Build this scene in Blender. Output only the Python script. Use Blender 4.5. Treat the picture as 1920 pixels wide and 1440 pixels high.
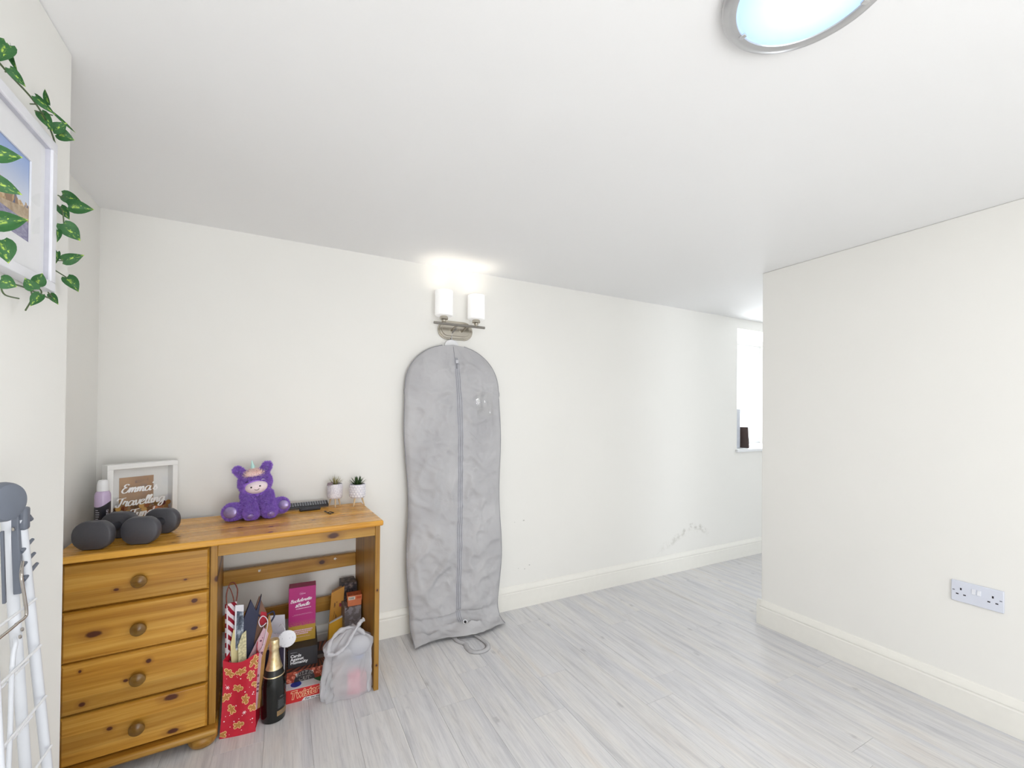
import bpy, bmesh, math, random
from mathutils import Vector, Matrix, noise
R = math.radians
PI = math.pi
random.seed(7)
scene = bpy.context.scene
C = scene.collection
for o in list(bpy.data.objects):
    bpy.data.objects.remove(o)

# ------------------------------------------------------------------ camera
EYE = 1.22
TH, ROLL, PITCH, FPX, CY = 0.484824, 0.0091218, 0.0080315, 812.903, 770.873
cam = bpy.data.cameras.new('camera')
cam.sensor_fit = 'HORIZONTAL'
cam.sensor_width = 36.0
cam.lens = FPX / 1920 * 36.0
cam.shift_y = (CY - 720) / 1920
cam.clip_start = 0.02
cam_o = bpy.data.objects.new('camera', cam)
C.objects.link(cam_o)
rgt = Vector((math.cos(TH), -math.sin(TH), 0))
fwd = Vector((math.sin(TH) * math.cos(PITCH), math.cos(TH) * math.cos(PITCH), math.sin(PITCH)))
upv = rgt.cross(fwd)
r2 = math.cos(ROLL) * rgt + math.sin(ROLL) * upv
u2 = -math.sin(ROLL) * rgt + math.cos(ROLL) * upv
cam_o.matrix_world = Matrix(((r2.x, u2.x, -fwd.x, 0), (r2.y, u2.y, -fwd.y, 0), (r2.z, u2.z, -fwd.z, EYE), (0, 0, 0, 1)))
scene.camera = cam_o

# ------------------------------------------------------------------ light and exposure
scene.view_settings.view_transform = 'Standard'
scene.view_settings.look = 'None'
scene.view_settings.gamma = 1.0
scene.view_settings.use_curve_mapping = False
scene.view_settings.exposure = 0.33
world = bpy.data.worlds.new('overcast_sky')
scene.world = world
world.use_nodes = True
bg = world.node_tree.nodes['Background']
bg.inputs[0].default_value = (0.90, 0.95, 1.0, 1)
bg.inputs[1].default_value = 2.2

def area_light(name, loc, direction, sx, sy, power, col=(1, 1, 1), shape='RECTANGLE'):
    l = bpy.data.lights.new(name, 'AREA')
    l.shape = shape
    l.size = sx
    l.size_y = sy
    l.energy = power
    l.color = col
    o = bpy.data.objects.new(name, l)
    C.objects.link(o)
    o.location = loc
    o.rotation_euler = Vector(direction).to_track_quat('-Z', 'Y').to_euler()
    return o
# added fill lights at the rear, and daylight through the deep window on the right
area_light('rear_fill_light', (0.40, -1.93, 0.72), (-1.3, 1, 2.0), 1.6, 1.15, 37, (1.0, 0.99, 0.98))  # added fill behind the camera, tilted up to brighten the ceiling
area_light('passage_fill_light', (3.75, -1.97, 1.05), (0, 1, 0), 1.9, 1.75, 2.6, (0.97, 0.985, 1.0))  # added fill to brighten the passage and the wall by the window
area_light('daylight_window', (4.05, 2.93, 1.45), (-0.45, -1, -0.1), 0.95, 0.95, 14, (0.93, 0.97, 1.0))

# ------------------------------------------------------------------ helpers
def set_props(o, label=None, cat=None, group=None, kind=None):
    if label: o['label'] = label
    if cat: o['category'] = cat
    if group: o['group'] = group
    if kind: o['kind'] = kind
    return o

def thing(name, label, cat, loc=(0, 0, 0), rz=0.0, group=None, kind=None):
    o = bpy.data.objects.new(name, None)
    o.empty_display_size = 0.05
    C.objects.link(o)
    o.location = loc
    o.rotation_euler = (0, 0, rz)
    return set_props(o, label, cat, group, kind)

class MB:
    """collects vertices and faces; build() links them as one mesh object"""
    def __init__(s):
        s.v = []; s.f = []; s.m = []
        s.mi = 0
    def add(s, vs, fs, M=None):
        k = len(s.v)
        if M is not None:
            vs = [M @ Vector(p) for p in vs]
        s.v += [tuple(p) for p in vs]
        s.f += [tuple(i + k for i in f) for f in fs]
        s.m += [s.mi] * len(fs)
        return s
    def box(s, x0, x1, y0, y1, z0, z1, M=None):
        return s.add([(x0, y0, z0), (x1, y0, z0), (x1, y1, z0), (x0, y1, z0), (x0, y0, z1), (x1, y0, z1), (x1, y1, z1), (x0, y1, z1)],
                     [(0, 3, 2, 1), (4, 5, 6, 7), (0, 1, 5, 4), (1, 2, 6, 5), (2, 3, 7, 6), (3, 0, 4, 7)], M)
    def lathe(s, prof, n=32, M=None, cap=True, sx=1.0, sy=1.0):
        """prof: list of (radius, z)"""
        vs = []; fs = []
        for r, z in prof:
            for i in range(n):
                a = 2 * PI * i / n
                vs.append((r * math.cos(a) * sx, r * math.sin(a) * sy, z))
        for j in range(len(prof) - 1):
            for i in range(n):
                i2 = (i + 1) % n
                fs.append((j * n + i, j * n + i2, (j + 1) * n + i2, (j + 1) * n + i))
        if cap:
            if prof[0][0] > 1e-6: fs.append(tuple(reversed(range(n))))
            if prof[-1][0] > 1e-6: fs.append(tuple((len(prof) - 1) * n + i for i in range(n)))
        return s.add(vs, fs, M)
    def tube(s, pts, r, n=10, M=None, cap=True, rfun=None):
        pts = [Vector(p) for p in pts]
        vs = []; fs = []
        t0 = (pts[1] - pts[0]).normalized()
        ref = Vector((0, 0, 1)) if abs(t0.z) < 0.9 else Vector((1, 0, 0))
        nrm = t0.cross(ref).normalized()
        for k, p in enumerate(pts):
            t = (pts[min(k + 1, len(pts) - 1)] - pts[max(k - 1, 0)]).normalized()
            nrm = (nrm - t * nrm.dot(t)).normalized()
            b = t.cross(nrm)
            rr = rfun(k / (len(pts) - 1)) if rfun else r
            for i in range(n):
                a = 2 * PI * i / n
                vs.append(p + rr * (math.cos(a) * nrm + math.sin(a) * b))
        for j in range(len(pts) - 1):
            for i in range(n):
                i2 = (i + 1) % n
                fs.append((j * n + i, j * n + i2, (j + 1) * n + i2, (j + 1) * n + i))
        if cap:
            fs.append(tuple(reversed(range(n))))
            fs.append(tuple((len(pts) - 1) * n + i for i in range(n)))
        return s.add(vs, fs, M)
    def ellipsoid(s, c, r, M=None, n=24, m=14):
        prof = [(max(1e-5, math.cos(PI * (j / m - 0.5))), math.sin(PI * (j / m - 0.5))) for j in range(m + 1)]
        T = Matrix.Translation(c) @ Matrix.Diagonal((r[0], r[1], r[2], 1))
        if M is not None: T = M @ T
        return s.lathe(prof, n, T)
    def prism(s, outline, h0, h1, M=None):
        """outline in xy, extruded along z"""
        n = len(outline)
        vs = [(x, y, h0) for x, y in outline] + [(x, y, h1) for x, y in outline]
        fs = [tuple(reversed(range(n))), tuple(range(n, 2 * n))]
        for i in range(n):
            j = (i + 1) % n
            fs.append((i, j, n + j, n + i))
        return s.add(vs, fs, M)
    def grid(s, fun, nu, nv, M=None, flip=False):
        vs = [fun(i / nu, j / nv) for j in range(nv + 1) for i in range(nu + 1)]
        fs = []
        for j in range(nv):
            for i in range(nu):
                a = j * (nu + 1) + i
                q = (a, a + 1, a + nu + 2, a + nu + 1)
                fs.append(tuple(reversed(q)) if flip else q)
        return s.add(vs, fs, M)
    def mesh(s, name, mats, smooth=40):
        me = bpy.data.meshes.new(name)
        me.from_pydata(s.v, [], s.f)
        if not isinstance(mats, (list, tuple)): mats = [mats]
        for m in mats: me.materials.append(m)
        if len(mats) > 1:
            me.polygons.foreach_set('material_index', s.m)
        if smooth:
            me.polygons.foreach_set('use_smooth', [True] * len(me.polygons))
            me.set_sharp_from_angle(angle=R(smooth))
        me.update()
        return me
    def build(s, name, mats, parent=None, bevel=0, smooth=40, seg=2, label=None, cat=None, group=None, kind=None, solid=0):
        o = bpy.data.objects.new(name, s.mesh(name, mats, smooth))
        C.objects.link(o)
        if parent: o.parent = parent
        if solid:
            md = o.modifiers.new('thickness', 'SOLIDIFY'); md.thickness = solid; md.offset = 0
        if bevel:
            md = o.modifiers.new('edges', 'BEVEL'); md.width = bevel; md.segments = seg; md.limit_method = 'ANGLE'; md.angle_limit = R(40)
            md.harden_normals = False
        return set_props(o, label, cat, group, kind)

def place(me, name, parent=None, M=None):
    o = bpy.data.objects.new(name, me)
    C.objects.link(o)
    if parent: o.parent = parent
    if M is not None: o.matrix_local = M
    return o

def lin(c):
    """sRGB 0..255 to linear"""
    return tuple(((x / 255) / 12.92 if x <= 10 else (((x / 255) + 0.055) / 1.055) ** 2.4) for x in c) + (1.0,)

class N:
    """small node-graph helper around a Principled material"""
    def __init__(s, name, rough=0.5, metal=0.0, col=None, spec=None):
        s.mat = bpy.data.materials.new(name)
        s.mat.use_nodes = True
        s.t = s.mat.node_tree
        s.b = s.t.nodes['Principled BSDF']
        s.out = s.t.nodes['Material Output']
        s.b.inputs['Roughness'].default_value = rough
        s.b.inputs['Metallic'].default_value = metal
        if spec is not None: s.b.inputs['Specular IOR Level'].default_value = spec
        if col: s.b.inputs['Base Color'].default_value = lin(col)
        s._c = None
    def n(s, t, **kw):
        nd = s.t.nodes.new(t)
        for k, v in kw.items():
            if hasattr(nd, k): setattr(nd, k, v)
        return nd
    def l(s, a, b): s.t.links.new(a, b)
    def coord(s):
        if not s._c: s._c = s.n('ShaderNodeTexCoord').outputs['Object']
        return s._c
    def mapping(s, scale=(1, 1, 1), loc=(0, 0, 0), rot=(0, 0, 0), src=None):
        m = s.n('ShaderNodeMapping')
        m.inputs['Scale'].default_value = scale
        m.inputs['Location'].default_value = loc
        m.inputs['Rotation'].default_value = rot
        s.l(src or s.coord(), m.inputs['Vector'])
        return m.outputs[0]
    def noise(s, scale=5, detail=3, rough=0.5, dist=0, vec=None):
        t = s.n('ShaderNodeTexNoise')
        t.inputs['Scale'].default_value = scale
        t.inputs['Detail'].default_value = detail
        t.inputs['Roughness'].default_value = rough
        t.inputs['Distortion'].default_value = dist
        s.l(vec or s.coord(), t.inputs['Vector'])
        return t.outputs[0]
    def ramp(s, fac, stops, interp='LINEAR'):
        r = s.n('ShaderNodeValToRGB')
        r.color_ramp.interpolation = interp
        e = r.color_ramp.elements
        while len(e) < len(stops): e.new(0.5)
        for k, (p, c) in enumerate(stops):
            e[k].position = p
            e[k].color = c if len(c) == 4 else lin(c)
        s.l(fac, r.inputs[0])
        return r.outputs[0]
    def math(s, op, a, b=None, c=None, clamp=False):
        m = s.n('ShaderNodeMath', operation=op)
        m.use_clamp = clamp
        for i, x in enumerate((a, b, c)):
            if x is None: continue
            if isinstance(x, (int, float)): m.inputs[i].default_value = x
            else: s.l(x, m.inputs[i])
        return m.outputs[0]
    def mix(s, fac, a, b, mode='MIX'):
        m = s.n('ShaderNodeMix', data_type='RGBA', blend_type=mode)
        for sock, x in ((m.inputs[0], fac), (m.inputs[6], a), (m.inputs[7], b)):
            if isinstance(x, (int, float)): sock.default_value = x
            elif isinstance(x, tuple): sock.default_value = x if len(x) == 4 else lin(x)
            else: s.l(x, sock)
        return m.outputs[2]
    def sep(s, vec=None):
        q = s.n('ShaderNodeSeparateXYZ'); s.l(vec or s.coord(), q.inputs[0]); return q.outputs
    def smooth(s, x, lo, hi):
        m = s.n('ShaderNodeMapRange', interpolation_type='SMOOTHSTEP')
        m.inputs[1].default_value = lo; m.inputs[2].default_value = hi
        s.l(x, m.inputs[0]); return m.outputs[0]
    def dist(s, p, scale=(1, 1, 1), src=None):
        """distance to p in coordinates scaled about it"""
        mp = s.mapping(scale=scale, loc=tuple(-a * b for a, b in zip(p, scale)), src=src)
        v = s.n('ShaderNodeVectorMath', operation='LENGTH'); s.l(mp, v.inputs[0]); return v.outputs['Value']
    def base(s, x): s.l(x, s.b.inputs['Base Color']); return s
    def rough(s, x): s.l(x, s.b.inputs['Roughness']); return s
    def bump(s, h, strength=0.2, d=0.01):
        b = s.n('ShaderNodeBump')
        b.inputs['Strength'].default_value = strength
        b.inputs['Distance'].default_value = d
        s.l(h, b.inputs['Height']); s.l(b.outputs[0], s.b.inputs['Normal']); return s

def plain(name, col, rough=0.5, metal=0.0, var=0.06, scale=30, bump=0.0, spec=None):
    """solid colour with a little uneven tone and relief"""
    m = N(name, rough, metal, col, spec)
    nz = m.noise(scale, 3)
    c = lin(col)
    a = tuple(min(1, x * (1 - var)) for x in c[:3]) + (1,)
    b = tuple(min(1, x * (1 + var)) for x in c[:3]) + (1,)
    m.base(m.ramp(nz, [(0.3, a), (0.7, b)]))
    if bump: m.bump(nz, bump, 0.004)
    return m.mat

def emissive(name, col, strength):
    m = N(name, 0.4, 0, (250, 250, 250))
    m.b.inputs['Emission Color'].default_value = lin(col)
    m.b.inputs['Emission Strength'].default_value = strength
    return m.mat

# ------------------------------------------------------------------ room shell
XL, XA, XR, YB, ZC, YRE, YLE = -0.459, -0.691, 2.513, 2.417, 2.074, 1.585, 1.411
XF, YR, YO = 5.0, -2.0, 3.02      # far right, rear wall, outer face of the thick back wall

def wall_mat(name, col, marks=False):
    m = N(name, 0.75, 0, col, 0.25)
    big = m.noise(1.3, 3, 0.5)
    c = lin(col)
    k = m.ramp(big, [(0.3, tuple(x * 0.975 for x in c[:3]) + (1,)), (0.7, c)])
    if marks:
        # scuffed damp patch above the skirting board, with a crest-shaped outline
        s = m.sep()
        x, z = s[0], s[2]
        wob = m.noise(9, 4, 0.6)
        arc = m.math('SUBTRACT', m.math('MULTIPLY', m.math('ABSOLUTE', m.math('SUBTRACT', x, 2.93)), -0.42), -0.335)
        arc = m.math('ADD', arc, m.math('MULTIPLY', m.math('SUBTRACT', wob, 0.5), 0.12))
        dz = m.math('ABSOLUTE', m.math('SUBTRACT', z, arc))
        line = m.math('SUBTRACT', 1.0, m.smooth(dz, 0.004, 0.045))
        inx = m.math('MULTIPLY', m.smooth(x, 2.42, 2.9), m.math('SUBTRACT', 1.0, m.smooth(x, 3.05, 3.14)))
        pat = m.math('MULTIPLY', line, m.math('MULTIPLY', inx, m.smooth(m.noise(26, 4, 0.7), 0.42, 0.62)))
        k = m.mix(m.math('MULTIPLY', pat, 0.42), k, (168, 165, 150))
        for (px, pz, r) in ((1.365, 0.545, 0.009), (1.30, 0.54, 0.004), (1.41, 0.255, 0.007), (1.375, 0.235, 0.006), (1.46, 0.10, 0.005), (1.33, 0.245, 0.004)):
            d = m.dist((px, YB, pz), (1, 0, 1.6))
            k = m.mix(m.math('MULTIPLY', m.math('SUBTRACT', 1.0, m.smooth(d, r * 0.4, r)), 0.5), k, (150, 147, 138))
    m.base(k)
    m.bump(m.noise(14, 4, 0.6), 0.05, 0.01)
    return m.mat
M_WALL = wall_mat('cream_wall_paint', (247, 245.5, 241))
M_WALLB = wall_mat('cream_wall_paint_scuffed', (247, 245.5, 241), True)
M_CEIL = wall_mat('white_ceiling_paint', (251, 251, 251))
M_TRIM = plain('cream_gloss_trim', (247, 245, 238), 0.32, var=0.01)

def struct(name, mb, mats, bevel=0, label=None, smooth=40, parent=None):
    return mb.build(name, mats, parent, bevel=bevel, smooth=smooth, kind='structure', label=label)

# back wall with the deep window opening
WX0, WX1, WZ0, WZ1 = 3.478, 4.62, 0.925, 1.988
w = MB()
w.box(XA - 0.3, WX0, YB, YO, -0.02, ZC)
w.box(WX1, XF + 0.1, YB, YO, -0.02, ZC)
w.box(WX0, WX1, YB, YO, -0.02, WZ0)
w.box(WX0, WX1, YB, YO, WZ1, ZC)
struct('wall_back', w, M_WALLB, label='cream painted back wall with deep window opening at right')
struct('wall_alcove', MB().box(XA - 0.3, XA, YLE - 0.1, YB, -0.02, ZC), M_WALL, label='cream alcove side wall beside the pine desk')
struct('wall_left', MB().box(XA - 0.3, XL, YR, YLE, -0.02, ZC), M_WALL, bevel=0.004, label='cream left wall hung with the framed picture')
struct('wall_right', MB().box(XR, XR + 0.13, YR, YRE, -0.02, ZC), M_WALL, bevel=0.004, label='cream partition wall at right with double socket')
struct('wall_far', MB().box(XF, XF + 0.1, YR, YO, -0.02, ZC), M_WALL, label='cream far wall of the passage behind the partition')
w = MB()
RX0, RX1 = -0.44, 1.25  # unseen rear openings, added to go with the fill lights
w.box(XA - 0.3, RX0, YR - 0.1, YR, -0.02, ZC)
w.box(RX1, 2.8, YR - 0.1, YR, -0.02, ZC)
w.box(4.7, XF + 0.1, YR - 0.1, YR, -0.02, ZC)
w.box(2.8, 4.7, YR - 0.1, YR, 1.95, ZC)
w.box(2.8, 4.7, YR - 0.1, YR, -0.02, 0.12)
w.box(RX0, RX1, YR - 0.1, YR, 1.95, ZC)
w.box(RX0, RX1, YR - 0.1, YR, -0.02, 0.12)
struct('wall_rear', w, M_WALL, label='unseen rear wall with openings added for the fill lights')
struct('ceiling', MB().box(XA - 0.3, XF + 0.1, YR - 0.1, YO, ZC, ZC + 0.1), M_CEIL, label='smooth white ceiling')

# skirting boards: stepped ogee profile (outward, up)
PROF = [(0, 0), (0.018, 0), (0.018, 0.098), (0.0155, 0.102), (0.0155, 0.106), (0.018, 0.110), (0.0175, 0.118), (0.013, 0.126), (0.009, 0.133), (0.006, 0.139), (0, 0.142)]
def skirting(name, a, b, out, label):
    a = Vector((a[0], a[1], 0)); b = Vector((b[0], b[1], 0)); out = Vector((out[0], out[1], 0))
    vs = [p + out * d + Vector((0, 0, z)) for p in (a, b) for d, z in PROF]
    n = len(PROF)
    fs = [(i, i + 1, n + i + 1, n + i) for i in range(n - 1)] + [tuple(reversed(range(n))), tuple(range(n, 2 * n))]
    mb = MB().add(vs, fs)
    return struct(name, mb, M_TRIM, smooth=30, label=label)
skirting('baseboard_back', (XA, YB), (XF, YB), (0, -1), 'cream moulded skirting board along the back wall')
skirting('baseboard_right', (XR, YR), (XR, YRE + 0.018), (-1, 0), 'cream moulded skirting board along the right partition')
skirting('baseboard_right_end', (XR - 0.018, YRE), (XR + 0.13, YRE), (0, 1), 'skirting board around the partition end')
skirting('baseboard_alcove', (XA, YLE), (XA, YB), (1, 0), 'skirting board in the alcove behind the desk')
skirting('baseboard_left', (XL, YR), (XL, YLE), (1, 0), 'skirting board below the framed picture')

# floor: grey-white wood-look planks, each its own piece
def floor_mat():
    m = N('whitewashed_plank', 0.42, 0, (215, 210, 205), 0.35)
    oi = m.n('ShaderNodeObjectInfo')
    rnd = oi.outputs['Random']
    vadd = m.n('ShaderNodeVectorMath', operation='ADD')
    comb = m.n('ShaderNodeCombineXYZ')
    m.l(m.math('MULTIPLY', rnd, 37.0), comb.inputs[0]); m.l(m.math('MULTIPLY', rnd, 91.0), comb.inputs[1])
    m.l(m.coord(), vadd.inputs[0]); m.l(comb.outputs[0], vadd.inputs[1])
    v = vadd.outputs[0]
    g1 = m.noise(1.0, 6, 0.65, 0.6, m.mapping((34, 2.2, 1), src=v))
    g2 = m.noise(1.0, 3, 0.5, 0.3, m.mapping((11, 1.3, 1), src=v))
    tone = m.ramp(g2, [(0.28, (220, 221, 226)), (0.45, (231, 231, 234)), (0.6, (235, 234, 234)), (0.78, (232, 226, 221))])
    grain = m.ramp(g1, [(0.32, (204, 203, 204)), (0.45, (236, 235, 234)), (0.6, (250, 249, 247)), (1.0, (255, 254, 252))])
    c = m.mix(0.6, tone, grain, 'MULTIPLY')
    vk = m.n('ShaderNodeTexVoronoi', voronoi_dimensions='2D'); vk.inputs['Scale'].default_value = 1.0
    m.l(m.mapping((3.1, 1.5, 1), src=v), vk.inputs['Vector'])
    kn = m.math('SUBTRACT', 1.0, m.smooth(m.math('ADD', vk.outputs['Distance'], m.math('MULTIPLY', m.math('SUBTRACT', m.noise(60, 2), 0.5), 0.05)), 0.004, 0.045))
    c = m.mix(m.math('MULTIPLY', kn, 0.38), c, (146, 143, 146))
    sc = m.noise(1.0, 4, 0.7, 1.2, m.mapping((16, 5, 1), src=v))
    c = m.mix(m.math('MULTIPLY', m.smooth(sc, 0.62, 0.78), 0.35), c, (170, 170, 178))
    g3 = m.noise(1.0, 4, 0.7, 0.4, m.mapping((150, 7, 1), src=v))
    c = m.mix(0.5, c, m.ramp(g3, [(0.30, (216, 216, 218)), (0.55, (252, 251, 250)), (1.0, (255, 255, 255))]), 'MULTIPLY')
    var = m.math('ADD', 0.99, m.math('MULTIPLY', rnd, 0.045))
    hsv = m.n('ShaderNodeHueSaturation'); m.l(c, hsv.inputs['Color']); m.l(var, hsv.inputs['Value'])
    m.base(hsv.outputs[0])
    m.bump(g1, 0.06, 0.002)
    return m.mat
M_PLANK = floor_mat()
M_SUB = plain('floor_joint', (205, 201, 197), 0.8)
fl = struct('floor', MB().box(XA - 0.3, XF + 0.1, YR - 0.1, YO, -0.06, -0.0022), M_SUB, label='whitewashed wood plank floor')
PW = 0.158
known = {}
def col_of(x): return math.floor((x - 2.003) / PW + 0.5)
for x, y in ((2.083, 1.197), (1.92, 0.825), (0.99, 1.503), (0.56, 1.887), (0.83, 1.921)):
    known[math.floor((x - 2.003) / PW)] = y
PL = 1.21
gap = 0.0003
plank_cache = {}
k0, k1 = math.floor((XA - 2.003) / PW), math.ceil((4.3 - 2.003) / PW)
for k in range(k0, k1):
    xa = max(2.003 + k * PW, XA); xb = 2.003 + (k + 1) * PW
    off = known.get(k, random.uniform(0, PL))
    y = off - math.ceil((off - YR) / PL) * PL
    while y < YB:
        ya, yb = max(y, YR), min(y + PL, YB)
        y += PL
        if yb - ya < 0.02 or (xb < XL and yb < YLE): continue
        key = (round(xb - xa, 4), round(yb - ya, 4))
        if key not in plank_cache:
            mb = MB()
            wx, wy = key[0] / 2 - gap, key[1] / 2 - gap
            e = 0.0004
            mb.add([(-wx, -wy, -0.0022), (wx, -wy, -0.0022), (wx, wy, -0.0022), (-wx, wy, -0.0022),
                    (-wx + e, -wy + e, 0), (wx - e, -wy + e, 0), (wx - e, wy - e, 0), (-wx + e, wy - e, 0),
                    (-wx, -wy, -0.0006), (wx, -wy, -0.0006), (wx, wy, -0.0006), (-wx, wy, -0.0006)],
                   [(4, 5, 6, 7), (8, 9, 5, 4), (9, 10, 6, 5), (10, 11, 7, 6), (11, 8, 4, 7), (0, 1, 9, 8), (1, 2, 10, 9), (2, 3, 11, 10), (3, 0, 8, 11)])
            plank_cache[key] = mb.mesh('plank', M_PLANK, 0)
        place(plank_cache[key], 'plank', fl, Matrix.Translation(((xa + xb) / 2, (ya + yb) / 2, 0)))

# deep window: frame, pane and sill board
wn = thing('window_1', 'bright white window at the end of the deep recess', None, (WX0, YO - 0.08, WZ0), kind='structure')
M_UPVC = plain('white_window_frame', (244, 246, 248), 0.3, var=0.01)
ww, wh = WX1 - WX0, WZ1 - WZ0
fr = MB()
for (x0, x1, z0, z1) in ((0, ww, 0, 0.06), (0, ww, wh - 0.06, wh), (0, 0.06, 0.06, wh - 0.06), (ww - 0.06, ww, 0.06, wh - 0.06)):
    fr.box(x0, x1, 0, 0.06, z0, z1)
fr.build('window_frame', M_UPVC, wn, bevel=0.004)
g = N('window_glass', 0.02, 0, (255, 255, 255))
tr = g.n('ShaderNodeBsdfTransparent'); gl = g.n('ShaderNodeBsdfGlossy'); gl.inputs['Roughness'].default_value = 0.02
mx = g.n('ShaderNodeMixShader'); mx.inputs[0].default_value = 0.06
g.l(tr.outputs[0], mx.inputs[1]); g.l(gl.outputs[0], mx.inputs[2]); g.l(mx.outputs[0], g.out.inputs[0])
M_GLASS = g.mat
for a, b in ((0.06, ww - 0.06),):
    MB().box(a, b, 0.025, 0.031, 0.06, wh - 0.06).build('pane', M_GLASS, wn)
sl = MB().box(WX0 - 0.018, WX1 + 0.018, YB - 0.022, YB, WZ0 - 0.012, WZ0 + 0.012)
sl.box(WX0, WX1, YB, YO - 0.085, WZ0, WZ0 + 0.012)
struct('trim_1', sl, M_UPVC, bevel=0.004, label='white window sill board')

# ------------------------------------------------------------------ lettering helpers
def text_mb(mb, body, size, M, bold=0.0, shear=0.0, align='LEFT', space=1.0, line=1.0, depth=0.0, squash=1.0):
    """adds lettering (flat, local xy) to mb through matrix M"""
    cu = bpy.data.curves.new('lettering', 'FONT')
    cu.body = body; cu.size = size; cu.offset = bold; cu.shear = shear
    cu.align_x = align; cu.space_character = space; cu.space_line = line
    cu.resolution_u = 2; cu.extrude = depth
    o = bpy.data.objects.new('lettering', cu)
    C.objects.link(o)
    dg = bpy.context.evaluated_depsgraph_get()
    me = bpy.data.meshes.new_from_object(o.evaluated_get(dg))
    vs = [(v.co.x * squash, v.co.y, v.co.z) for v in me.vertices]
    fs = [tuple(p.vertices) for p in me.polygons]
    bpy.data.objects.remove(o); bpy.data.meshes.remove(me); bpy.data.curves.remove(cu)
    mb.add(vs, fs, M)
    return mb
# text plane -> vertical front face (x right, z up, facing -y)
FRONT = Matrix(((1, 0, 0, 0), (0, 0, -1, 0), (0, 1, 0, 0), (0, 0, 0, 1)))
def on_front(x, z, y=-0.0005): return Matrix.Translation((x, y, z)) @ FRONT

GLYPH = {
 'a': ([[(.9, .85), (.5, 1), (.1, .6), (.15, .1), (.5, 0), (.85, .5), (.95, .95), (.9, .3), (1, 0), (1.25, .15)]], 1.2),
 'c': ([[(.85, .8), (.5, 1), (.1, .6), (.15, .1), (.5, 0), (.95, .25)]], .95),
 'd': ([[(.9, .85), (.5, 1), (.1, .6), (.15, .1), (.5, 0), (.85, .5), (1.05, 2), (.9, .4), (1, 0), (1.25, .15)]], 1.2),
 'e': ([[(.1, .45), (.6, .6), (.75, .9), (.45, 1), (.1, .6), (.15, .1), (.5, 0), (.95, .25)]], .95),
 'g': ([[(.9, .85), (.5, 1), (.1, .6), (.15, .1), (.5, .05), (.85, .5), (.95, .95), (.85, -.4), (.5, -.9), (.1, -.7), (.4, -.2), (1.2, .3)]], 1.2),
 'h': ([[(.05, 0), (.35, 1.2), (.5, 1.9), (.3, 2), (.15, 1.2), (.1, 0), (.3, .7), (.6, 1), (.75, .7), (.7, .1), (.85, 0), (1.1, .2)]], 1.05),
 'i': ([[(0, .4), (.2, 1), (.15, .3), (.25, 0), (.5, .2)], [(.3, 1.5), (.36, 1.42)]], .5),
 'l': ([[(0, .2), (.4, 1.3), (.5, 1.9), (.3, 2), (.15, 1.2), (.15, .2), (.3, 0), (.55, .2)]], .52),
 'm': ([[(0, .5), (.15, 1), (.1, 0), (.3, .7), (.5, 1), (.6, .7), (.55, 0), (.75, .7), (.95, 1), (1.1, .7), (1.05, .1), (1.2, 0), (1.4, .2)]], 1.4),
 'n': ([[(0, .5), (.15, 1), (.1, 0), (.3, .7), (.55, 1), (.7, .7), (.65, .1), (.8, 0), (1, .2)]], 1.0),
 'o': ([[(.5, 1), (.1, .6), (.15, .1), (.5, 0), (.85, .4), (.8, .85), (.5, 1), (.7, .8), (1.1, .85)]], 1.05),
 'r': ([[(0, .4), (.2, 1.1), (.3, .9), (.65, .95), (.55, .3), (.65, 0), (.9, .2)]], .85),
 's': ([[(0, .1), (.45, 1.05), (.4, .8), (.7, .3), (.5, 0), (.1, .1)]], .8),
 't': ([[(0, .3), (.35, 1.7), (.2, .3), (.35, 0), (.65, .2)], [(0, 1.15), (.6, 1.2)]], .6),
 'u': ([[(0, .6), (.15, 1), (.1, .3), (.3, 0), (.6, .4), (.75, 1), (.7, .3), (.8, 0), (1.05, .2)]], 1.0),
 'v': ([[(0, .7), (.15, 1), (.2, .3), (.4, 0), (.7, .5), (.75, 1), (.95, .9)]], .85),
 'E': ([[(1.1, 1.7), (.8, 2), (.4, 1.8), (.4, 1.3), (.75, 1.1), (.3, .9), (.1, .4), (.4, 0), (.9, .1), (1.15, .5)]], 1.25),
 'T': ([[(-.1, 1.4), (.1, 1.9), (.6, 1.85), (1.3, 2)], [(.75, 1.9), (.6, .8), (.3, 0), (-.1, .1), (-.1, .4)]], 1.0),
 'F': ([[(-.1, 1.4), (.1, 1.9), (.6, 1.85), (1.4, 2)], [(.75, 1.9), (.6, .8), (.3, 0), (-.1, .1), (-.1, .4)], [(.3, 1), (1, 1.08)]], 1.1),
 'B': ([[(.3, 1.9), (.2, .8), (.05, 0)], [(0, 1.5), (.3, 1.95), (.9, 1.9), (.95, 1.4), (.4, 1.05), (1, .9), (.95, .2), (.45, 0), (.1, .2)]], 1.2),
 '&': ([[(.9, .9), (.3, 0), (0, .35), (.6, 1.1), (.4, 1.4), (.2, 1.1), (.9, 0)]], 1.05),
 "'": ([[(.15, 2), (.05, 1.6)]], .35),
}
def catmull(p, k=5):
    out = []
    q = [p[0]] + list(p) + [p[-1]]
    for i in range(1, len(q) - 2):
        for t in range(k):
            u = t / k
            f = lambda a, b, c, d: 0.5 * (2 * b + (c - a) * u + (2 * a - 5 * b + 4 * c - d) * u * u + (3 * b - a - 3 * c + d) * u ** 3)
            out.append(tuple(f(*[q[i + j][ax] for j in (-1, 0, 1, 2)]) for ax in range(len(p[0]))))
    out.append(tuple(p[-1]))
    return out
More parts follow.
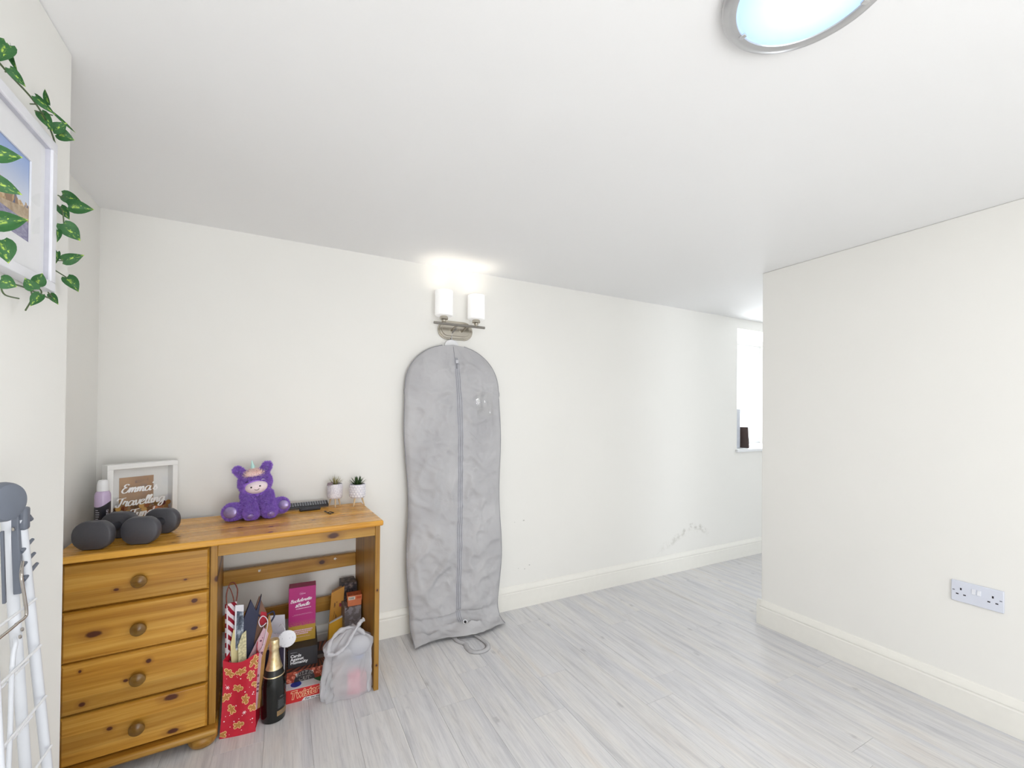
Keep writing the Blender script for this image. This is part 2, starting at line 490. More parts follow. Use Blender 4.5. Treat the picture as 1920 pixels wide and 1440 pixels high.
def script_text(mb, s, xh, M, thin=0.10, thick=0.20, slant=0.28):
    """brush-script lettering, x-height xh, drawn as flat strokes with heavier down-strokes; returns the width"""
    x0 = 0
    for ch in s:
        if ch == ' ':
            x0 += .8; continue
        strokes, adv = GLYPH[ch]
        for st in strokes:
            p = catmull(st, 5)
            vs = []
            for i, (x, y) in enumerate(p):
                ax, ay = p[max(i - 1, 0)]; bx, by = p[min(i + 1, len(p) - 1)]
                dx, dy = bx - ax, by - ay
                L = math.hypot(dx, dy) or 1
                w = thin + (thick - thin) * abs(dy) / L
                nx, ny = -dy / L * w, dx / L * w
                for sg in (1, -1):
                    xx, yy = x0 + x + nx * sg, y + ny * sg
                    if yy > 1: yy = 1 + (yy - 1) * .75
                    vs.append(((xx + slant * yy) * xh, yy * xh, 0.00002 * i))
            fs = [(2 * i, 2 * i + 1, 2 * i + 3, 2 * i + 2) for i in range(len(p) - 1)]
            mb.add(vs, fs, M)
        x0 += adv
    return x0 * xh

# ------------------------------------------------------------------ pine desk
def pine(name, axis='x', knots=(), dark=1.0, board=0.075, across='z', gloss=0.3, seed=0.0):
    m = N(name, gloss, 0, (200, 150, 80), 0.5)
    sc = {'x': (1.5, 46, 46), 'y': (46, 1.5, 46), 'z': (46, 46, 1.5)}[axis]
    off = (seed, seed * 1.7, seed * 0.6)
    g = m.noise(1.0, 6, 0.62, 0.7, m.mapping(sc, off))
    g2 = m.noise(1.0, 2, 0.5, 0.2, m.mapping(tuple(x * 0.18 for x in sc), off))
    d = dark
    C1 = tuple(x * d for x in lin((176, 118, 32))[:3]) + (1,)
    C2 = tuple(x * d for x in lin((201, 145, 52))[:3]) + (1,)
    C3 = tuple(x * d for x in lin((220, 168, 76))[:3]) + (1,)
    c = m.ramp(g, [(0.30, C1), (0.48, C2), (0.66, C3)])
    s = m.sep()
    ax = {'x': 0, 'y': 1, 'z': 2}[across]
    bid = m.math('FLOOR', m.math('DIVIDE', m.math('ADD', s[ax], 5.013 + seed * 0.013), board))
    wn_ = m.n('ShaderNodeTexWhiteNoise', noise_dimensions='1D'); m.l(bid, wn_.inputs['W'])
    val = m.math('ADD', 0.80, m.math('MULTIPLY', wn_.outputs['Value'], 0.36))
    val = m.math('ADD', val, m.math('MULTIPLY', m.math('SUBTRACT', g2, 0.5), 0.35))
    h = m.n('ShaderNodeHueSaturation'); m.l(c, h.inputs['Color']); m.l(val, h.inputs['Value'])
    c = h.outputs[0]
    wob = m.noise(45, 2)
    for (p, rx, rz) in knots:
        rx, rz = rx * 1.25, rz * 1.25
        scl = {'x': (1 / rx, 1 / 0.5, 1 / rz), 'z': (1 / rz, 1 / 0.5, 1 / rx), 'y': (1 / rz, 1 / rx, 1 / 0.5)}[axis]
        if axis == 'x' and across == 'y': scl = (1 / rx, 1 / rz, 1 / 0.5)
        dd = m.math('ADD', m.dist(p, scl), m.math('MULTIPLY', m.math('SUBTRACT', wob, 0.5), 0.5))
        c = m.mix(m.math('MULTIPLY', m.math('SUBTRACT', 1.0, m.smooth(dd, 0.9, 2.4)), 0.35), c, tuple(x * d for x in lin((128, 72, 24))[:3]) + (1,))
        c = m.mix(m.math('SUBTRACT', 1.0, m.smooth(dd, 0.55, 1.05)), c, tuple(x * d for x in lin((84, 40, 18))[:3]) + (1,))
    m.base(c)
    m.rough(m.math('ADD', gloss - 0.06, m.math('MULTIPLY', g, 0.14)))
    m.bump(g, 0.05, 0.002)
    return m.mat
DZ = 0.75
desk = thing('pine_desk', 'honey pine desk with four drawers standing against the cream wall', 'desk', (0.392, 1.952, 0), R(3.2))
KT = [((-.536, .162, DZ), .012, .006), ((-.428, .113, DZ), .011, .005), ((-.262, .153, DZ), .010, .005), ((-.431, .023, DZ), .010, .006), ((-.73, .122, DZ), .008, .004), ((-.735, .032, DZ), .007, .003), ((-.13, .20, DZ), .025, .004), ((-.33, .21, DZ), .010, .003)]
M_PTOP = pine('pine_lit_top', 'x', KT, 1.32, 0.074, 'y', 0.26)  # brighter copy of the pine, light from above put into the colour
KD = [((-.884, .014, .619), .007, .005), ((-.697, .014, .618), .005, .003), ((-.67, .014, .537), .009, .007), ((-.937, .014, .483), .020, .010), ((-.669, .014, .437), .010, .006), ((-.796, .014, .356), .007, .007), ((-.856, .014, .306), .006, .005), ((-.964, .014, .261), .008, .007), ((-.732, .014, .21), .019, .010), ((-.895, .014, .158), .008, .006), ((-.726, .014, .089), .016, .008), ((-.97, .014, .37), .004, .005)]
M_PDR = pine('pine_shaded_drawer', 'x', KD, 0.92, 0.058, 'z', 0.38, 3.0)  # darker copy of the same pine, shade put into the colour
M_PSIDE = pine('pine_shaded_panel', 'z', [((-.016, .02, .44), .005, .004), ((-.016, .02, .11), .005, .004), ((-.6, .1, .6), .012, .012)], 0.74, 0.09, 'y', 0.4, 5.0)  # panels darkened as well, kneehole shade is in the colour
M_PRAIL = pine('pine_shaded_rail', 'x', [((-.19, .425, .473), .013, .010), ((-.20, .02, .705), .022, .011), ((-.63, .03, .015), .006, .006)], 0.72, 0.11, 'z', 0.4, 8.0)  # rails, plinth and feet get the shaded pine tone too
M_KNOB = pine('pine_knob', 'x', [], 0.36, 0.2, 'z', 0.3, 11.0)
MB().box(-1.046, .004, 0, .447, DZ - .024, DZ).build('top', M_PTOP, desk, bevel=0.007, seg=3)
MB().box(-.027, -.006, .02, .432, 0, DZ - .024).build('side_panel', M_PSIDE, desk, bevel=0.002)
MB().box(-.624, -.602, .02, .432, .066, DZ - .024).build('side_panel', M_PSIDE, desk, bevel=0.002)
MB().box(-1.042, -1.020, .02, .432, .066, DZ - .024).build('side_panel', M_PSIDE, desk, bevel=0.002)
MB().box(-1.019, -.625, .036, .43, .064, DZ - .026).build('carcass', M_PSIDE, desk)
MB().box(-1.052, -.594, -.018, .44, .042, .0665).build('plinth', M_PRAIL, desk, bevel=0.009, seg=3)
MB().box(-.602, -.027, .022, .040, .682, DZ - .024).build('apron', M_PRAIL, desk, bevel=0.0015)
MB().box(-.602, -.027, .424, .442, .432, .497).build('back_rail', M_PRAIL, desk, bevel=0.002)
MB().box(-.602, -.027, .424, .442, .226, .295).build('back_rail', M_PRAIL, desk, bevel=0.002)
foot = MB().lathe([(.026, 0), (.039, .006), (.046, .020), (.044, .034), (.034, .043)], 28)
fm = foot.mesh('bun_foot', M_PRAIL)
for (fx, fy) in ((-.640, .030), (-1.006, .030), (-.632, .395), (-1.006, .395)):
    place(fm, 'bun_foot', desk, Matrix.Translation((fx, fy, 0)))
for (z0, z1) in ((.570, .722), (.401, .566), (.231, .397), (.067, .227)):
    d = MB()
    x0, x1, yb_, yf, e = -1.017, -.627, .035, .010, .007
    d.add([(x0, yb_, z0), (x1, yb_, z0), (x1, yb_, z1), (x0, yb_, z1),
           (x0, .019, z0), (x1, .019, z0), (x1, .019, z1), (x0, .019, z1),
           (x0 + e, yf, z0 + e), (x1 - e, yf, z0 + e), (x1 - e, yf, z1 - e), (x0 + e, yf, z1 - e)],
          [(0, 3, 2, 1), (0, 1, 5, 4), (1, 2, 6, 5), (2, 3, 7, 6), (3, 0, 4, 7), (4, 5, 9, 8), (5, 6, 10, 9), (6, 7, 11, 10), (7, 4, 8, 11), (8, 9, 10, 11)])
    dr = d.build('drawer', M_PDR, desk, bevel=0.0012)
    zc_ = (z0 + z1) / 2
    kb = MB().lathe([(.012, 0), (.010, .006), (.011, .010), (.019, .014), (.0225, .020), (.021, .027), (.014, .032), (.0001, .034)], 28, Matrix.Translation((-.822, yf + .0005, zc_ - .004)) @ Matrix.Rotation(R(90), 4, 'X'))
    kb.build('knob', M_KNOB, dr)
# two slivers of torn tape left on the back rail
M_TAPE = plain('torn_tape', (226, 222, 212), 0.6)
for (tx, tz, a) in ((-.462, .472, 20), (-.135, .478, -35)):
    MB().prism([(0, 0), (.010, .002), (.007, .006), (.013, .011), (.004, .009), (.002, .013), (-.002, .005)], 0, .0006, Matrix.Translation((tx, .4235, tz)) @ FRONT @ Matrix.Rotation(R(a), 4, 'Z')).build('tape_scrap', M_TAPE, desk)

def desk_pt(x, y, z=DZ):
    a = R(3.2)
    return Vector((.392 + x * math.cos(a) - y * math.sin(a), 1.952 + x * math.sin(a) + y * math.cos(a), z))

# ------------------------------------------------------------------ dumbbells
M_VINYL = plain('charcoal_vinyl', (74, 74, 80), 0.42, var=0.05, scale=160, bump=0.04)
M_VINYLH = plain('dark_vinyl_grip', (50, 51, 58), 0.35, var=0.05, scale=90)
def hexring(rw, rh, k=10):
    """flattened round outline with level top and bottom"""
    pts = []
    for i in range(48):
        t = 2 * PI * i / 48
        c_, s_ = math.cos(t), math.sin(t)
        x = rw * math.copysign(abs(c_) ** .88, c_)
        z = rh * 1.06 * math.copysign(abs(s_) ** .88, s_)
        pts.append((x, max(-rh, min(rh, z))))
    return pts
def dumbbell(name, label, loc, rz):
    t = thing(name, label, 'dumbbell', loc, rz, 'pair of charcoal dumbbells')
    zc_ = .0475
    for y0 in (0.0, .142):
        mb = MB()
        prof = [(0.0, .0), (0.0, .90), (.0020, .95), (.006, .985), (.012, 1.0), (.024, 1.0), (.031, .97), (.036, .88), (.039, .62)]
        vs = []; fs = []
        ring = hexring(.0575, .0480)
        zmin = min(p[1] for p in ring)
        prof = prof[1:]
        for (yy, s) in prof:
            vs += [(x * s, y0 + yy, -zmin + z * s) for x, z in ring]
        n = 48
        for j in range(len(prof) - 1):
            for i in range(n):
                i2 = (i + 1) % n
                fs.append((j * n + i, j * n + i2, (j + 1) * n + i2, (j + 1) * n + i))
        fs.append(tuple(range(n))[::-1]); fs.append(tuple((len(prof) - 1) * n + i for i in range(n)))
        mb.add(vs, fs)
        mb.build('head', M_VINYL, t, smooth=50)
    MB().tube([(0, .034 + .112 * k / 8, -zmin) for k in range(9)], .016, 20, rfun=lambda u: .0155 + .003 * math.sin(PI * u)).build('handle', M_VINYLH, t)
    return t
dumbbell('dumbbell', 'charcoal vinyl dumbbell nearer the desk corner, beside the wall edge', (-.569, 1.95, DZ), R(-13.3))
dumbbell('dumbbell', 'charcoal vinyl dumbbell in front of the white money box frame', (-.446, 1.96, DZ), R(-13.3))

# ------------------------------------------------------------------ aerosol can
M_BLK = plain('black_can_print', (44, 44, 52), 0.3, var=0.03)
M_LIL = plain('lilac_can_lacquer', (205, 184, 216), 0.25, var=0.02)
M_WHP = plain('white_plastic', (240, 240, 242), 0.35, var=0.02)
can = thing('deodorant_can', 'lilac and black aerosol can with white cap behind the dumbbells', 'spray can', (-.600, 2.168, DZ))
m = N('aerosol_body', 0.28, 0, (44, 44, 52))
s = m.sep()
edge = m.math('ADD', .112, m.math('ADD', m.math('MULTIPLY', s[0], 0.35), m.math('MULTIPLY', m.math('MULTIPLY', s[0], s[0]), 16.0)))
m.base(m.mix(m.math('GREATER_THAN', s[2], edge), (44, 44, 52), (205, 184, 216)))
MB().lathe([(.021, 0), (.0235, .003), (.0235, .150), (.0225, .158), (.0185, .166), (.0165, .168)], 36).build('can_body', m.mat, can)
MB().lathe([(.0172, .168), (.0178, .172), (.0172, .190), (.0150, .204), (.0115, .209), (.0001, .2105)], 32).build('cap', M_WHP, can)
lb = MB()
def on_can(a0, z, wdt, hgt, r=.0237):
    k = max(2, int(wdt / .002))
    vs = []
    for j in range(k + 1):
        a = a0 + (j / k) * wdt / r
        vs += [(r * math.cos(a), r * math.sin(a), z), (r * math.cos(a), r * math.sin(a), z + hgt)]
    lb.add(vs, [(2 * j, 2 * j + 2, 2 * j + 3, 2 * j + 1) for j in range(k)])
for k, (z, wd) in enumerate(((.098, .009), (.090, .013), (.082, .013), (.074, .012), (.066, .010), (.058, .012), (.050, .013))):
    on_can(R(232), z, wd, .0022)
for k in range(6):
    on_can(R(312), .030 + k * .012, .006, .0018); on_can(R(312), .030 + k * .012, .0018, .009); on_can(R(312) + .18, .033 + k * .012, .0018, .007)
lb.build('print', plain('grey_can_print', (208, 205, 214), 0.4), can)
on = MB(); lb = on
on_can(R(218), .012, .020, .034, .02375); on.build('label_panel', M_WHP, can)

# ------------------------------------------------------------------ money box frame with coins
M_FRW = plain('white_painted_wood', (243, 243, 241), 0.38, var=0.01)
fa = math.atan2(.58, .815)
mbx = thing('money_box_frame', 'white box frame money bank with script lettering on its glass', 'money box', (-.405 - .24 * .815, 2.355 - .24 * .58, DZ), fa)
FW, FH, FD, FB = .24, .258, .046, .019
f = MB()
f.box(0, FW, 0, FD, 0, FB); f.box(0, FW, 0, FD, FH - FB, FH); f.box(0, FB, 0, FD, FB, FH - FB); f.box(FW - FB, FW, 0, FD, FB, FH - FB)
f.build('frame', M_FRW, mbx, bevel=0.0012)
MB().box(FB, FW - FB, FD - .006, FD - .002, FB, FH - FB).build('backing', plain('white_mount_card', (236, 236, 234), 0.8, var=0.01), mbx)
m = N('brown_map_card', 0.7, 0, (176, 132, 84))
nz = m.noise(26, 4, 0.6); nz2 = m.noise(8, 2)
c = m.ramp(nz2, [(0.35, (164, 118, 70)), (0.6, (196, 152, 100))])
c = m.mix(m.smooth(nz, 0.56, 0.68), c, (150, 120, 100))
m.base(c)
crd = MB().box(.052, .168, FD - .0072, FD - .0061, FB + .002, .200).build('card_insert', m.mat, mbx)
mk = MB()
mk.box(.104, .148, FD - .0076, FD - .0073, .183, .1845); mk.box(.147, .1485, FD - .0076, FD - .0073, .177, .193); mk.box(.104, .11, FD - .0076, FD - .0073, .173, .182)
for k in range(3): mk.box(.11, .122 + .004 * k, FD - .0076, FD - .0073, .173 + .003 * k, .1742 + .003 * k)
mk.build('stamp_print', plain('card_stamp_ink', (132, 96, 70), 0.7), crd)
MB().box(FB - .004, FW - FB + .004, .004, .006, FB - .004, FH - FB + .004).build('glass', M_GLASS, mbx)
lt = MB()
w_ = script_text(lt, "Emma's", .0190, on_front(.044, .143, .0034), .07, .155, .2)
w_ = script_text(lt, "Travelling", .0190, on_front(.030, .090, .0034), .07, .155, .2)
w_ = script_text(lt, "Fund", .0190, on_front(.072, .040, .0034), .07, .155, .2)
lt.build('lettering', plain('white_vinyl_letters', (250, 250, 250), 0.4, var=0.01), mbx, label='white brush-script lettering')
M_COINS = [plain('copper_coin', (168, 98, 60), 0.32, 0.85, 0.12, 400), plain('worn_copper_coin', (122, 76, 50), 0.4, 0.8, 0.15, 400), plain('brass_coin', (196, 156, 86), 0.32, 0.85, 0.1, 400), plain('silver_coin', (186, 182, 174), 0.3, 0.9, 0.08, 400)]
coin_me = []
for mt in M_COINS:
    coin_me.append(MB().lathe([(.0098, 0), (.0102, .0003), (.0102, .0014), (.0098, .0017), (.0093, .0017), (.0091, .0014), (.0001, .0014)], 24).mesh('coin', mt))
rc = random.Random(5)
fM = Matrix.Translation(mbx.location) @ Matrix.Rotation(fa, 4, 'Z')
coin_lab = ['copper coin in the coin heap inside the white money box frame', 'worn brown coin in the coin heap inside the white money box frame', 'brass coin in the coin heap inside the white money box frame', 'silver coin in the coin heap inside the white money box frame']
for layer in range(4):
    for row in range(5):
        for k in range(11):
            x = FB + .012 + k * .0187 + (row % 2) * .008 + rc.uniform(-.003, .003)
            lim = .050 + .012 * math.sin(k * 1.7 + layer) - .010 * layer * 0
            if x > FW - FB - .011 or row * .0165 > lim - .008 * (layer % 2): continue
            z = FB + .0105 + row * .0165 + rc.uniform(0, .003)
            y = .0125 + layer * .0062
            mi = rc.choices((0, 1, 2, 3), (4, 3, 3, 1))[0]
            if (layer >= 2 and row < 2) or (layer == 1 and row < 1) or layer == 3: continue       # wholly hidden behind the front coins
            o = place(coin_me[mi], 'coin', None, fM @ Matrix.Translation((x, y, z)) @ Matrix.Rotation(R(90 + rc.uniform(-13, 13)), 4, 'X') @ Matrix.Rotation(rc.uniform(-.2, .2), 4, 'Y'))
            set_props(o, coin_lab[mi], 'coin', 'coins heaped inside the money box frame')

# ------------------------------------------------------------------ plush unicorn
def fur_mat(name, c1, c2):
    m = N(name, 0.85, 0, c1, 0.15)
    m.base(m.ramp(m.noise(90, 3), [(0.3, c1), (0.7, c2)]))
    m.b.inputs['Sheen Weight'].default_value = 0.35
    m.b.inputs['Sheen Roughness'].default_value = 0.4
    return m.mat
M_FUR = fur_mat('purple_plush_fur', (152, 102, 218), (188, 146, 238))
M_PINKF = fur_mat('pink_plush_tuft', (255, 216, 210), (255, 232, 222))
M_FACE = fur_mat('blush_plush_face', (238, 218, 226), (246, 232, 236))
m = N('iridescent_pad', 0.3, 0.35, (150, 132, 180)); m.base(m.ramp(m.noise(30, 2), [(0.3, (132, 108, 170)), (0.7, (176, 162, 204))])); M_PAD = m.mat
M_HORN = plain('mint_horn', (190, 232, 226), 0.4, var=0.03)
M_INK = plain('black_thread', (28, 24, 34), 0.5)
uni = thing('plush_unicorn', 'purple plush unicorn toy sitting on the pine desk top', 'plush toy', (-.104, 2.268, DZ + .001), R(4))
uni.scale = (.90, .90, .90)
def limb(mb, a, b, r0, r1, k=7):
    a, b = Vector(a), Vector(b)
    for i in range(k):
        u = i / (k - 1)
        r_ = r0 + (r1 - r0) * u
        mb.ellipsoid(a.lerp(b, u), (r_, r_, r_), n=16, m=8)
HT = Matrix.Translation((-.006, -.004, .172)) @ Matrix.Rotation(R(-9), 4, 'Y') @ Matrix.Rotation(R(6), 4, 'X')
b_ = MB()
b_.ellipsoid((0, .014, .070), (.060, .050, .072))
b_.ellipsoid((0, .010, .115), (.046, .040, .045))
b_.ellipsoid((0, 0, 0), (.070, .056, .060), HT)
b_.ellipsoid((0, -.012, -.016), (.060, .050, .045), HT)
limb(b_, (-.040, -.012, .112), (-.022, -.074, .032), .026, .030)
limb(b_, (.044, -.012, .112), (.056, -.066, .032), .026, .030)
limb(b_, (-.060, 0, .038), (-.100, -.046, .041), .030, .038)
limb(b_, (.062, .005, .042), (.108, -.022, .050), .029, .035)
# floppy ears
for sx in (-1, 1):
    e0 = HT @ Vector((sx * .044, .004, .044)); e1 = HT @ Vector((sx * .064, -.004, .076))
    for i in range(6):
        u = i / 5
        b_.ellipsoid(e0.lerp(e1, u), (.020 - .002 * u, .012, .017), n=14, m=8)
tmp = bpy.data.objects.new('tmp', b_.mesh('tmp', M_FUR)); C.objects.link(tmp)
md = tmp.modifiers.new('r', 'REMESH'); md.mode = 'VOXEL'; md.voxel_size = 0.0042
md = tmp.modifiers.new('s', 'SMOOTH'); md.iterations = 6; md.factor = 0.5
dg = bpy.context.evaluated_depsgraph_get()
bm_ = bpy.data.meshes.new_from_object(tmp.evaluated_get(dg))
bpy.data.objects.remove(tmp)
bm_.name = 'body'
bm_.materials.clear(); bm_.materials.append(M_FUR)
bm_.polygons.foreach_set('use_smooth', [True] * len(bm_.polygons))
for v in bm_.vertices:
    if v.co.z < .001: v.co.z = .001
body = place(bm_, 'body', uni)
def fur(mesh, mat, name, parent, per, length, seed, skip=None, droop=.35, wid=.0009):
    """short pile: thin two-triangle blades over a mesh"""
    rn = random.Random(seed)
    vs, fs = [], []
    vn = [(v.co.copy(), v.normal.copy()) for v in mesh.vertices]
    for co, nr in vn:
        if skip and skip(co): continue
        for _ in range(per):
            p = co + Vector((rn.uniform(-.0025, .0025), rn.uniform(-.0025, .0025), rn.uniform(-.0025, .0025)))
            d = (nr + Vector((rn.uniform(-.55, .55), rn.uniform(-.55, .55), rn.uniform(-.55, .55) - droop))).normalized()
            L = length * rn.uniform(.6, 1.25)
            sd = d.cross(Vector((rn.uniform(-1, 1), rn.uniform(-1, 1), rn.uniform(-1, 1)))).normalized() * wid
            q = p + d * L
            if q.z < .0008: q.z = .0008
            if p.z < .0008: p.z = .0008
            k = len(vs)
            mid = p + d * L * .5 + nr * .0004
            if mid.z < .0008: mid.z = .0008
            vs += [p + sd, p - sd, mid - sd * .8, mid + sd * .8, q]
            fs += [(k, k + 1, k + 2, k + 3), (k + 3, k + 2, k + 4)]
    mb = MB(); mb.add(vs, fs)
    return mb.build(name, mat, parent, smooth=0, kind='stuff')
HI = HT.inverted()
def in_face(co):
    q = HI @ co
    return q.y < -.02 and (q.x / .051) ** 2 + ((q.z + .014) / .036) ** 2 < 1
pads = [((-.108, -.082, .046), (-.35, -.93, .12), .029), ((.118, -.057, .056), (-.25, -.95, .12), .025), ((-.024, -.100, .022), (.1, -.93, -.35), .016), ((.060, -.092, .022), (.1, -.93, -.35), .017)]
def skipper(co):
    if in_face(co): return True
    for p, n_, r_ in pads[:2]:
        if (co - Vector(p)).length < r_ * .95: return True
    return False
fur(bm_, M_FUR, 'fur', body, 5, .0105, 3, skipper)
fc = MB().ellipsoid((.002, -.036, -.014), (.049, .040, .034), HT, 32, 20).build('face', M_FACE, uni)
for ex, ez in ((-.020, -.005), (.017, -.005)):
    y_ = -.036 - .040 * math.sqrt(max(0, 1 - ((ex - .002) / .049) ** 2 - ((ez + .014) / .034) ** 2))
    MB().ellipsoid((ex, y_ - .0004, ez), (.0040, .0022, .0040), HT, 16, 10).build('eye', M_INK, fc)
sm = []
for i in range(13):
    u = -1 + 2 * i / 12
    ex, ez = .002 + u * .010, -.0215 + .005 * u * u
    y_ = -.036 - .040 * math.sqrt(max(0, 1 - ((ex - .002) / .049) ** 2 - ((ez + .014) / .034) ** 2))
    sm.append(HT @ Vector((ex, y_ - .0003, ez)))
MB().tube(sm, .0013, 6).build('smile', M_INK, fc)
for sx, mt in ((-1, M_INK), (1, plain('silver_thread', (216, 210, 232), 0.4))):
    MB().tube([HT @ Vector((sx * .034 - .006 + .006 * i / 4 * 2, -.0615 - .002 * math.sin(i / 4 * PI), .021 + .003 * math.sin(i / 4 * PI))) for i in range(5)], .0016, 8).build('eyelid', mt, uni)
MB().tube([HT @ Vector((.001, -.012, .052 + .062 * i / 8)) for i in range(9)], .01, 18, rfun=lambda u: .0125 * (1 - u) ** .8 + .0015 + .0006 * math.sin(u * 40)).build('horn', M_HORN, uni)
tf = MB().ellipsoid((0, -.022, .046), (.040, .024, .019), HT, 24, 14)
tfm = tf.mesh('forelock', M_PINKF)
tfo = place(tfm, 'forelock', uni)
fur(tfm, M_PINKF, 'tuft', tfo, 3, .014, 9, None, -.25)
for p, n_, r_ in pads:
    q = Vector(n_).normalized().to_track_quat('Z', 'Y').to_matrix().to_4x4()
    MB().ellipsoid((0, 0, 0), (r_, r_ * .92, .007), Matrix.Translation(p) @ q, 24, 10).build('foot_pad', M_PAD, uni)
for sx in (-1, 1):
    MB().ellipsoid((sx * .058, -.0145, .064), (.009, .003, .011), HT, 14, 8).build('inner_ear', plain('inner_ear_satin', (120, 104, 168), 0.4), uni)

# ------------------------------------------------------------------ footed planters
M_POTA = N('speckled_ceramic', 0.5, 0, (232, 228, 236))
vz = M_POTA.n('ShaderNodeTexVoronoi'); vz.inputs['Scale'].default_value = 170
M_POTA.l(M_POTA.coord(), vz.inputs['Vector'])
M_POTA.base(M_POTA.ramp(vz.outputs['Distance'], [(0.2, (206, 202, 216)), (0.6, (236, 233, 240))])); M_POTA.bump(vz.outputs['Distance'], 0.3, 0.002)
M_POTA = M_POTA.mat
M_POTB = plain('embossed_ceramic', (222, 220, 230), 0.45, var=0.05, scale=200)
M_EMB = plain('embossed_dot_glaze', (246, 244, 248), 0.35, var=0.02)
M_BEECH = plain('pale_beech', (222, 196, 156), 0.5, var=0.08, scale=60)
M_SOIL = plain('dark_soil', (70, 56, 46), 0.9, var=0.2, scale=200)
M_AIR = fur_mat('tan_green_blade', (128, 130, 72), (166, 150, 92))
M_ALOE = plain('dark_aloe_leaf', (56, 84, 46), 0.45, var=0.15, scale=80)
def planter(name, label, loc, rz, mat, r, h):
    t = thing(name, label, 'potted plant', loc, rz, 'small footed planters on the desk')
    p0 = .043
    MB().lathe([(.0001, p0), (r * .86, p0), (r * .95, p0 + .004), (r, p0 + .012), (r, p0 + h - .003), (r - .0015, p0 + h), (r - .004, p0 + h), (r - .004, p0 + h - .008)], 40, cap=False).build('pot', mat, t)
    MB().lathe([(.0001, p0 + h - .006), (r - .004, p0 + h - .007)], 28, cap=False).build('soil', M_SOIL, t)
    for a in (250, 10, 130):
        ca, sa = math.cos(R(a)), math.sin(R(a))
        MB().tube([(ca * r * .55, sa * r * .55, p0 + .002), (ca * r * .88, sa * r * .88, 0.0006)], .004, 10, rfun=lambda u: .0048 - .0018 * u).build('leg', M_BEECH, t)
    return t, p0 + h
def blade(mb, base, d, L, w, curl, fold=.25, k=6):
    d = Vector(d).normalized()
    side = d.cross(Vector((0, 0, 1)))
    side = side.normalized() if side.length > .05 else Vector((1, 0, 0))
    n_ = side.cross(d).normalized()
    vs = []
    for i in range(k + 1):
        u = i / k
        c = Vector(base) + d * L * u + n_ * (curl * L * u * u)
        ww_ = w * (1 - u) ** .7 * (0.75 + .5 * min(1, u * 3))
        if i == k: ww_ = w * .03
        vs += [c - side * ww_, c - n_ * w * fold * (1 - u), c + side * ww_]
    fs = []
    for i in range(k):
        a = 3 * i
        fs += [(a, a + 1, a + 4, a + 3), (a + 1, a + 2, a + 5, a + 4)]
    mb.add(vs, fs)
pa, zt = planter('footed_planter', 'speckled white footed planter with tan spiky air plant and tag', (.233, 2.345, DZ), R(20), M_POTA, .036, .072)
rp = random.Random(2)
for i in range(46):
    a = rp.uniform(0, 2 * PI); el = rp.uniform(.25, 1.5)
    mb = MB()
    blade(mb, (math.cos(a) * .006, math.sin(a) * .006, zt - .004), (math.cos(a) * math.cos(el), math.sin(a) * math.cos(el), math.sin(el)), rp.uniform(.038, .052), .0015, rp.uniform(-.1, .2))
    mb.build('leaf', M_AIR, pa, smooth=60)
tg = MB().prism([(0, 0), (.032, .003), (.022, -.013), (-.006, -.014)], 0, .0008, Matrix.Translation((-.047, -.018, zt + .010)) @ Matrix.Rotation(R(62), 4, 'X'))
tg.build('plant_tag', plain('mauve_plant_tag', (128, 112, 118), 0.6), pa)
pb, zt = planter('footed_planter', 'embossed white footed planter with dark green aloe rosette', (.337, 2.318, DZ), R(-20), M_POTB, .0385, .068)
em = MB()
for rr in range(5):
    for k in range(16):
        a = 2 * PI * (k + .5 * (rr % 2)) / 16
        z = .043 + .010 + rr * .0122
        T = Matrix.Rotation(a, 4, 'Z') @ Matrix.Translation((.0385, 0, z))
        em.ellipsoid((0, 0, 0), (.0016, .0050, .0052), T, 10, 6)
em.build('embossing', M_EMB, pb)
for ring, (n_, el, L) in enumerate(((9, .42, .050), (7, .85, .050), (5, 1.25, .048))):
    for k in range(n_):
        a = 2 * PI * (k + ring * .4) / n_
        mb = MB()
        blade(mb, (math.cos(a) * .004, math.sin(a) * .004, zt - .006), (math.cos(a) * math.cos(el), math.sin(a) * math.cos(el), math.sin(el)), L, .0062, .10, .5)
        mb.build('leaf', M_ALOE, pb, smooth=60)

# ------------------------------------------------------------------ remote control, case, hair clip
M_RC = plain('black_remote_plastic', (38, 38, 43), 0.35, var=0.04)
M_BTN = plain('grey_rubber_key', (150, 152, 158), 0.5, var=0.05)
rm = thing('remote_control', 'long black remote control with grey keys lying along the wall', 'remote control', (.100, 2.352, DZ + .0005), R(6))
T = Matrix.Rotation(R(24), 4, 'X')
MB().box(-.105, .103, -.022, .022, .0, .016, Matrix.Translation((0, 0, .009)) @ T).build('case', M_RC, rm, bevel=0.006, seg=3)
MB().box(-.103, .101, -.0225, -.021, .004, .008, Matrix.Translation((0, 0, .009)) @ T).build('edge_strip', plain('silver_edge', (150, 150, 154), 0.35, 0.6), rm)
for i in range(17):
    for j in range(3):
        MB().box(-.094 + i * .0112, -.094 + i * .0112 + .0068, -.013 + j * .0105, -.013 + j * .0105 + .006, .016, .0185, Matrix.Translation((0, 0, .009)) @ T).build('key', M_BTN, rm)
gc = thing('glasses_case', 'small slim black case lying in front of the remote control', 'case', (.118, 2.303, DZ), R(9))
MB().box(-.047, .047, -.014, .014, 0, .015).build('shell', plain('matte_black_case', (46, 46, 54), 0.5), gc, bevel=0.0068, seg=4)
MB().tube([(.0475 * sx, sy, .0078) for sx, sy in ((-.86, -.0142), (-.5, -.0145), (0, -.0147), (.5, -.0145), (.86, -.0142))], .0006, 6).build('seam', plain('case_seam', (24, 24, 28), 0.6), gc)
hc = thing('hair_clip', 'small black wire clip on the desk before the left planter', 'hair clip', (.196, 2.195, DZ), R(0))
M_CLIP = plain('black_wire', (26, 24, 24), 0.4)
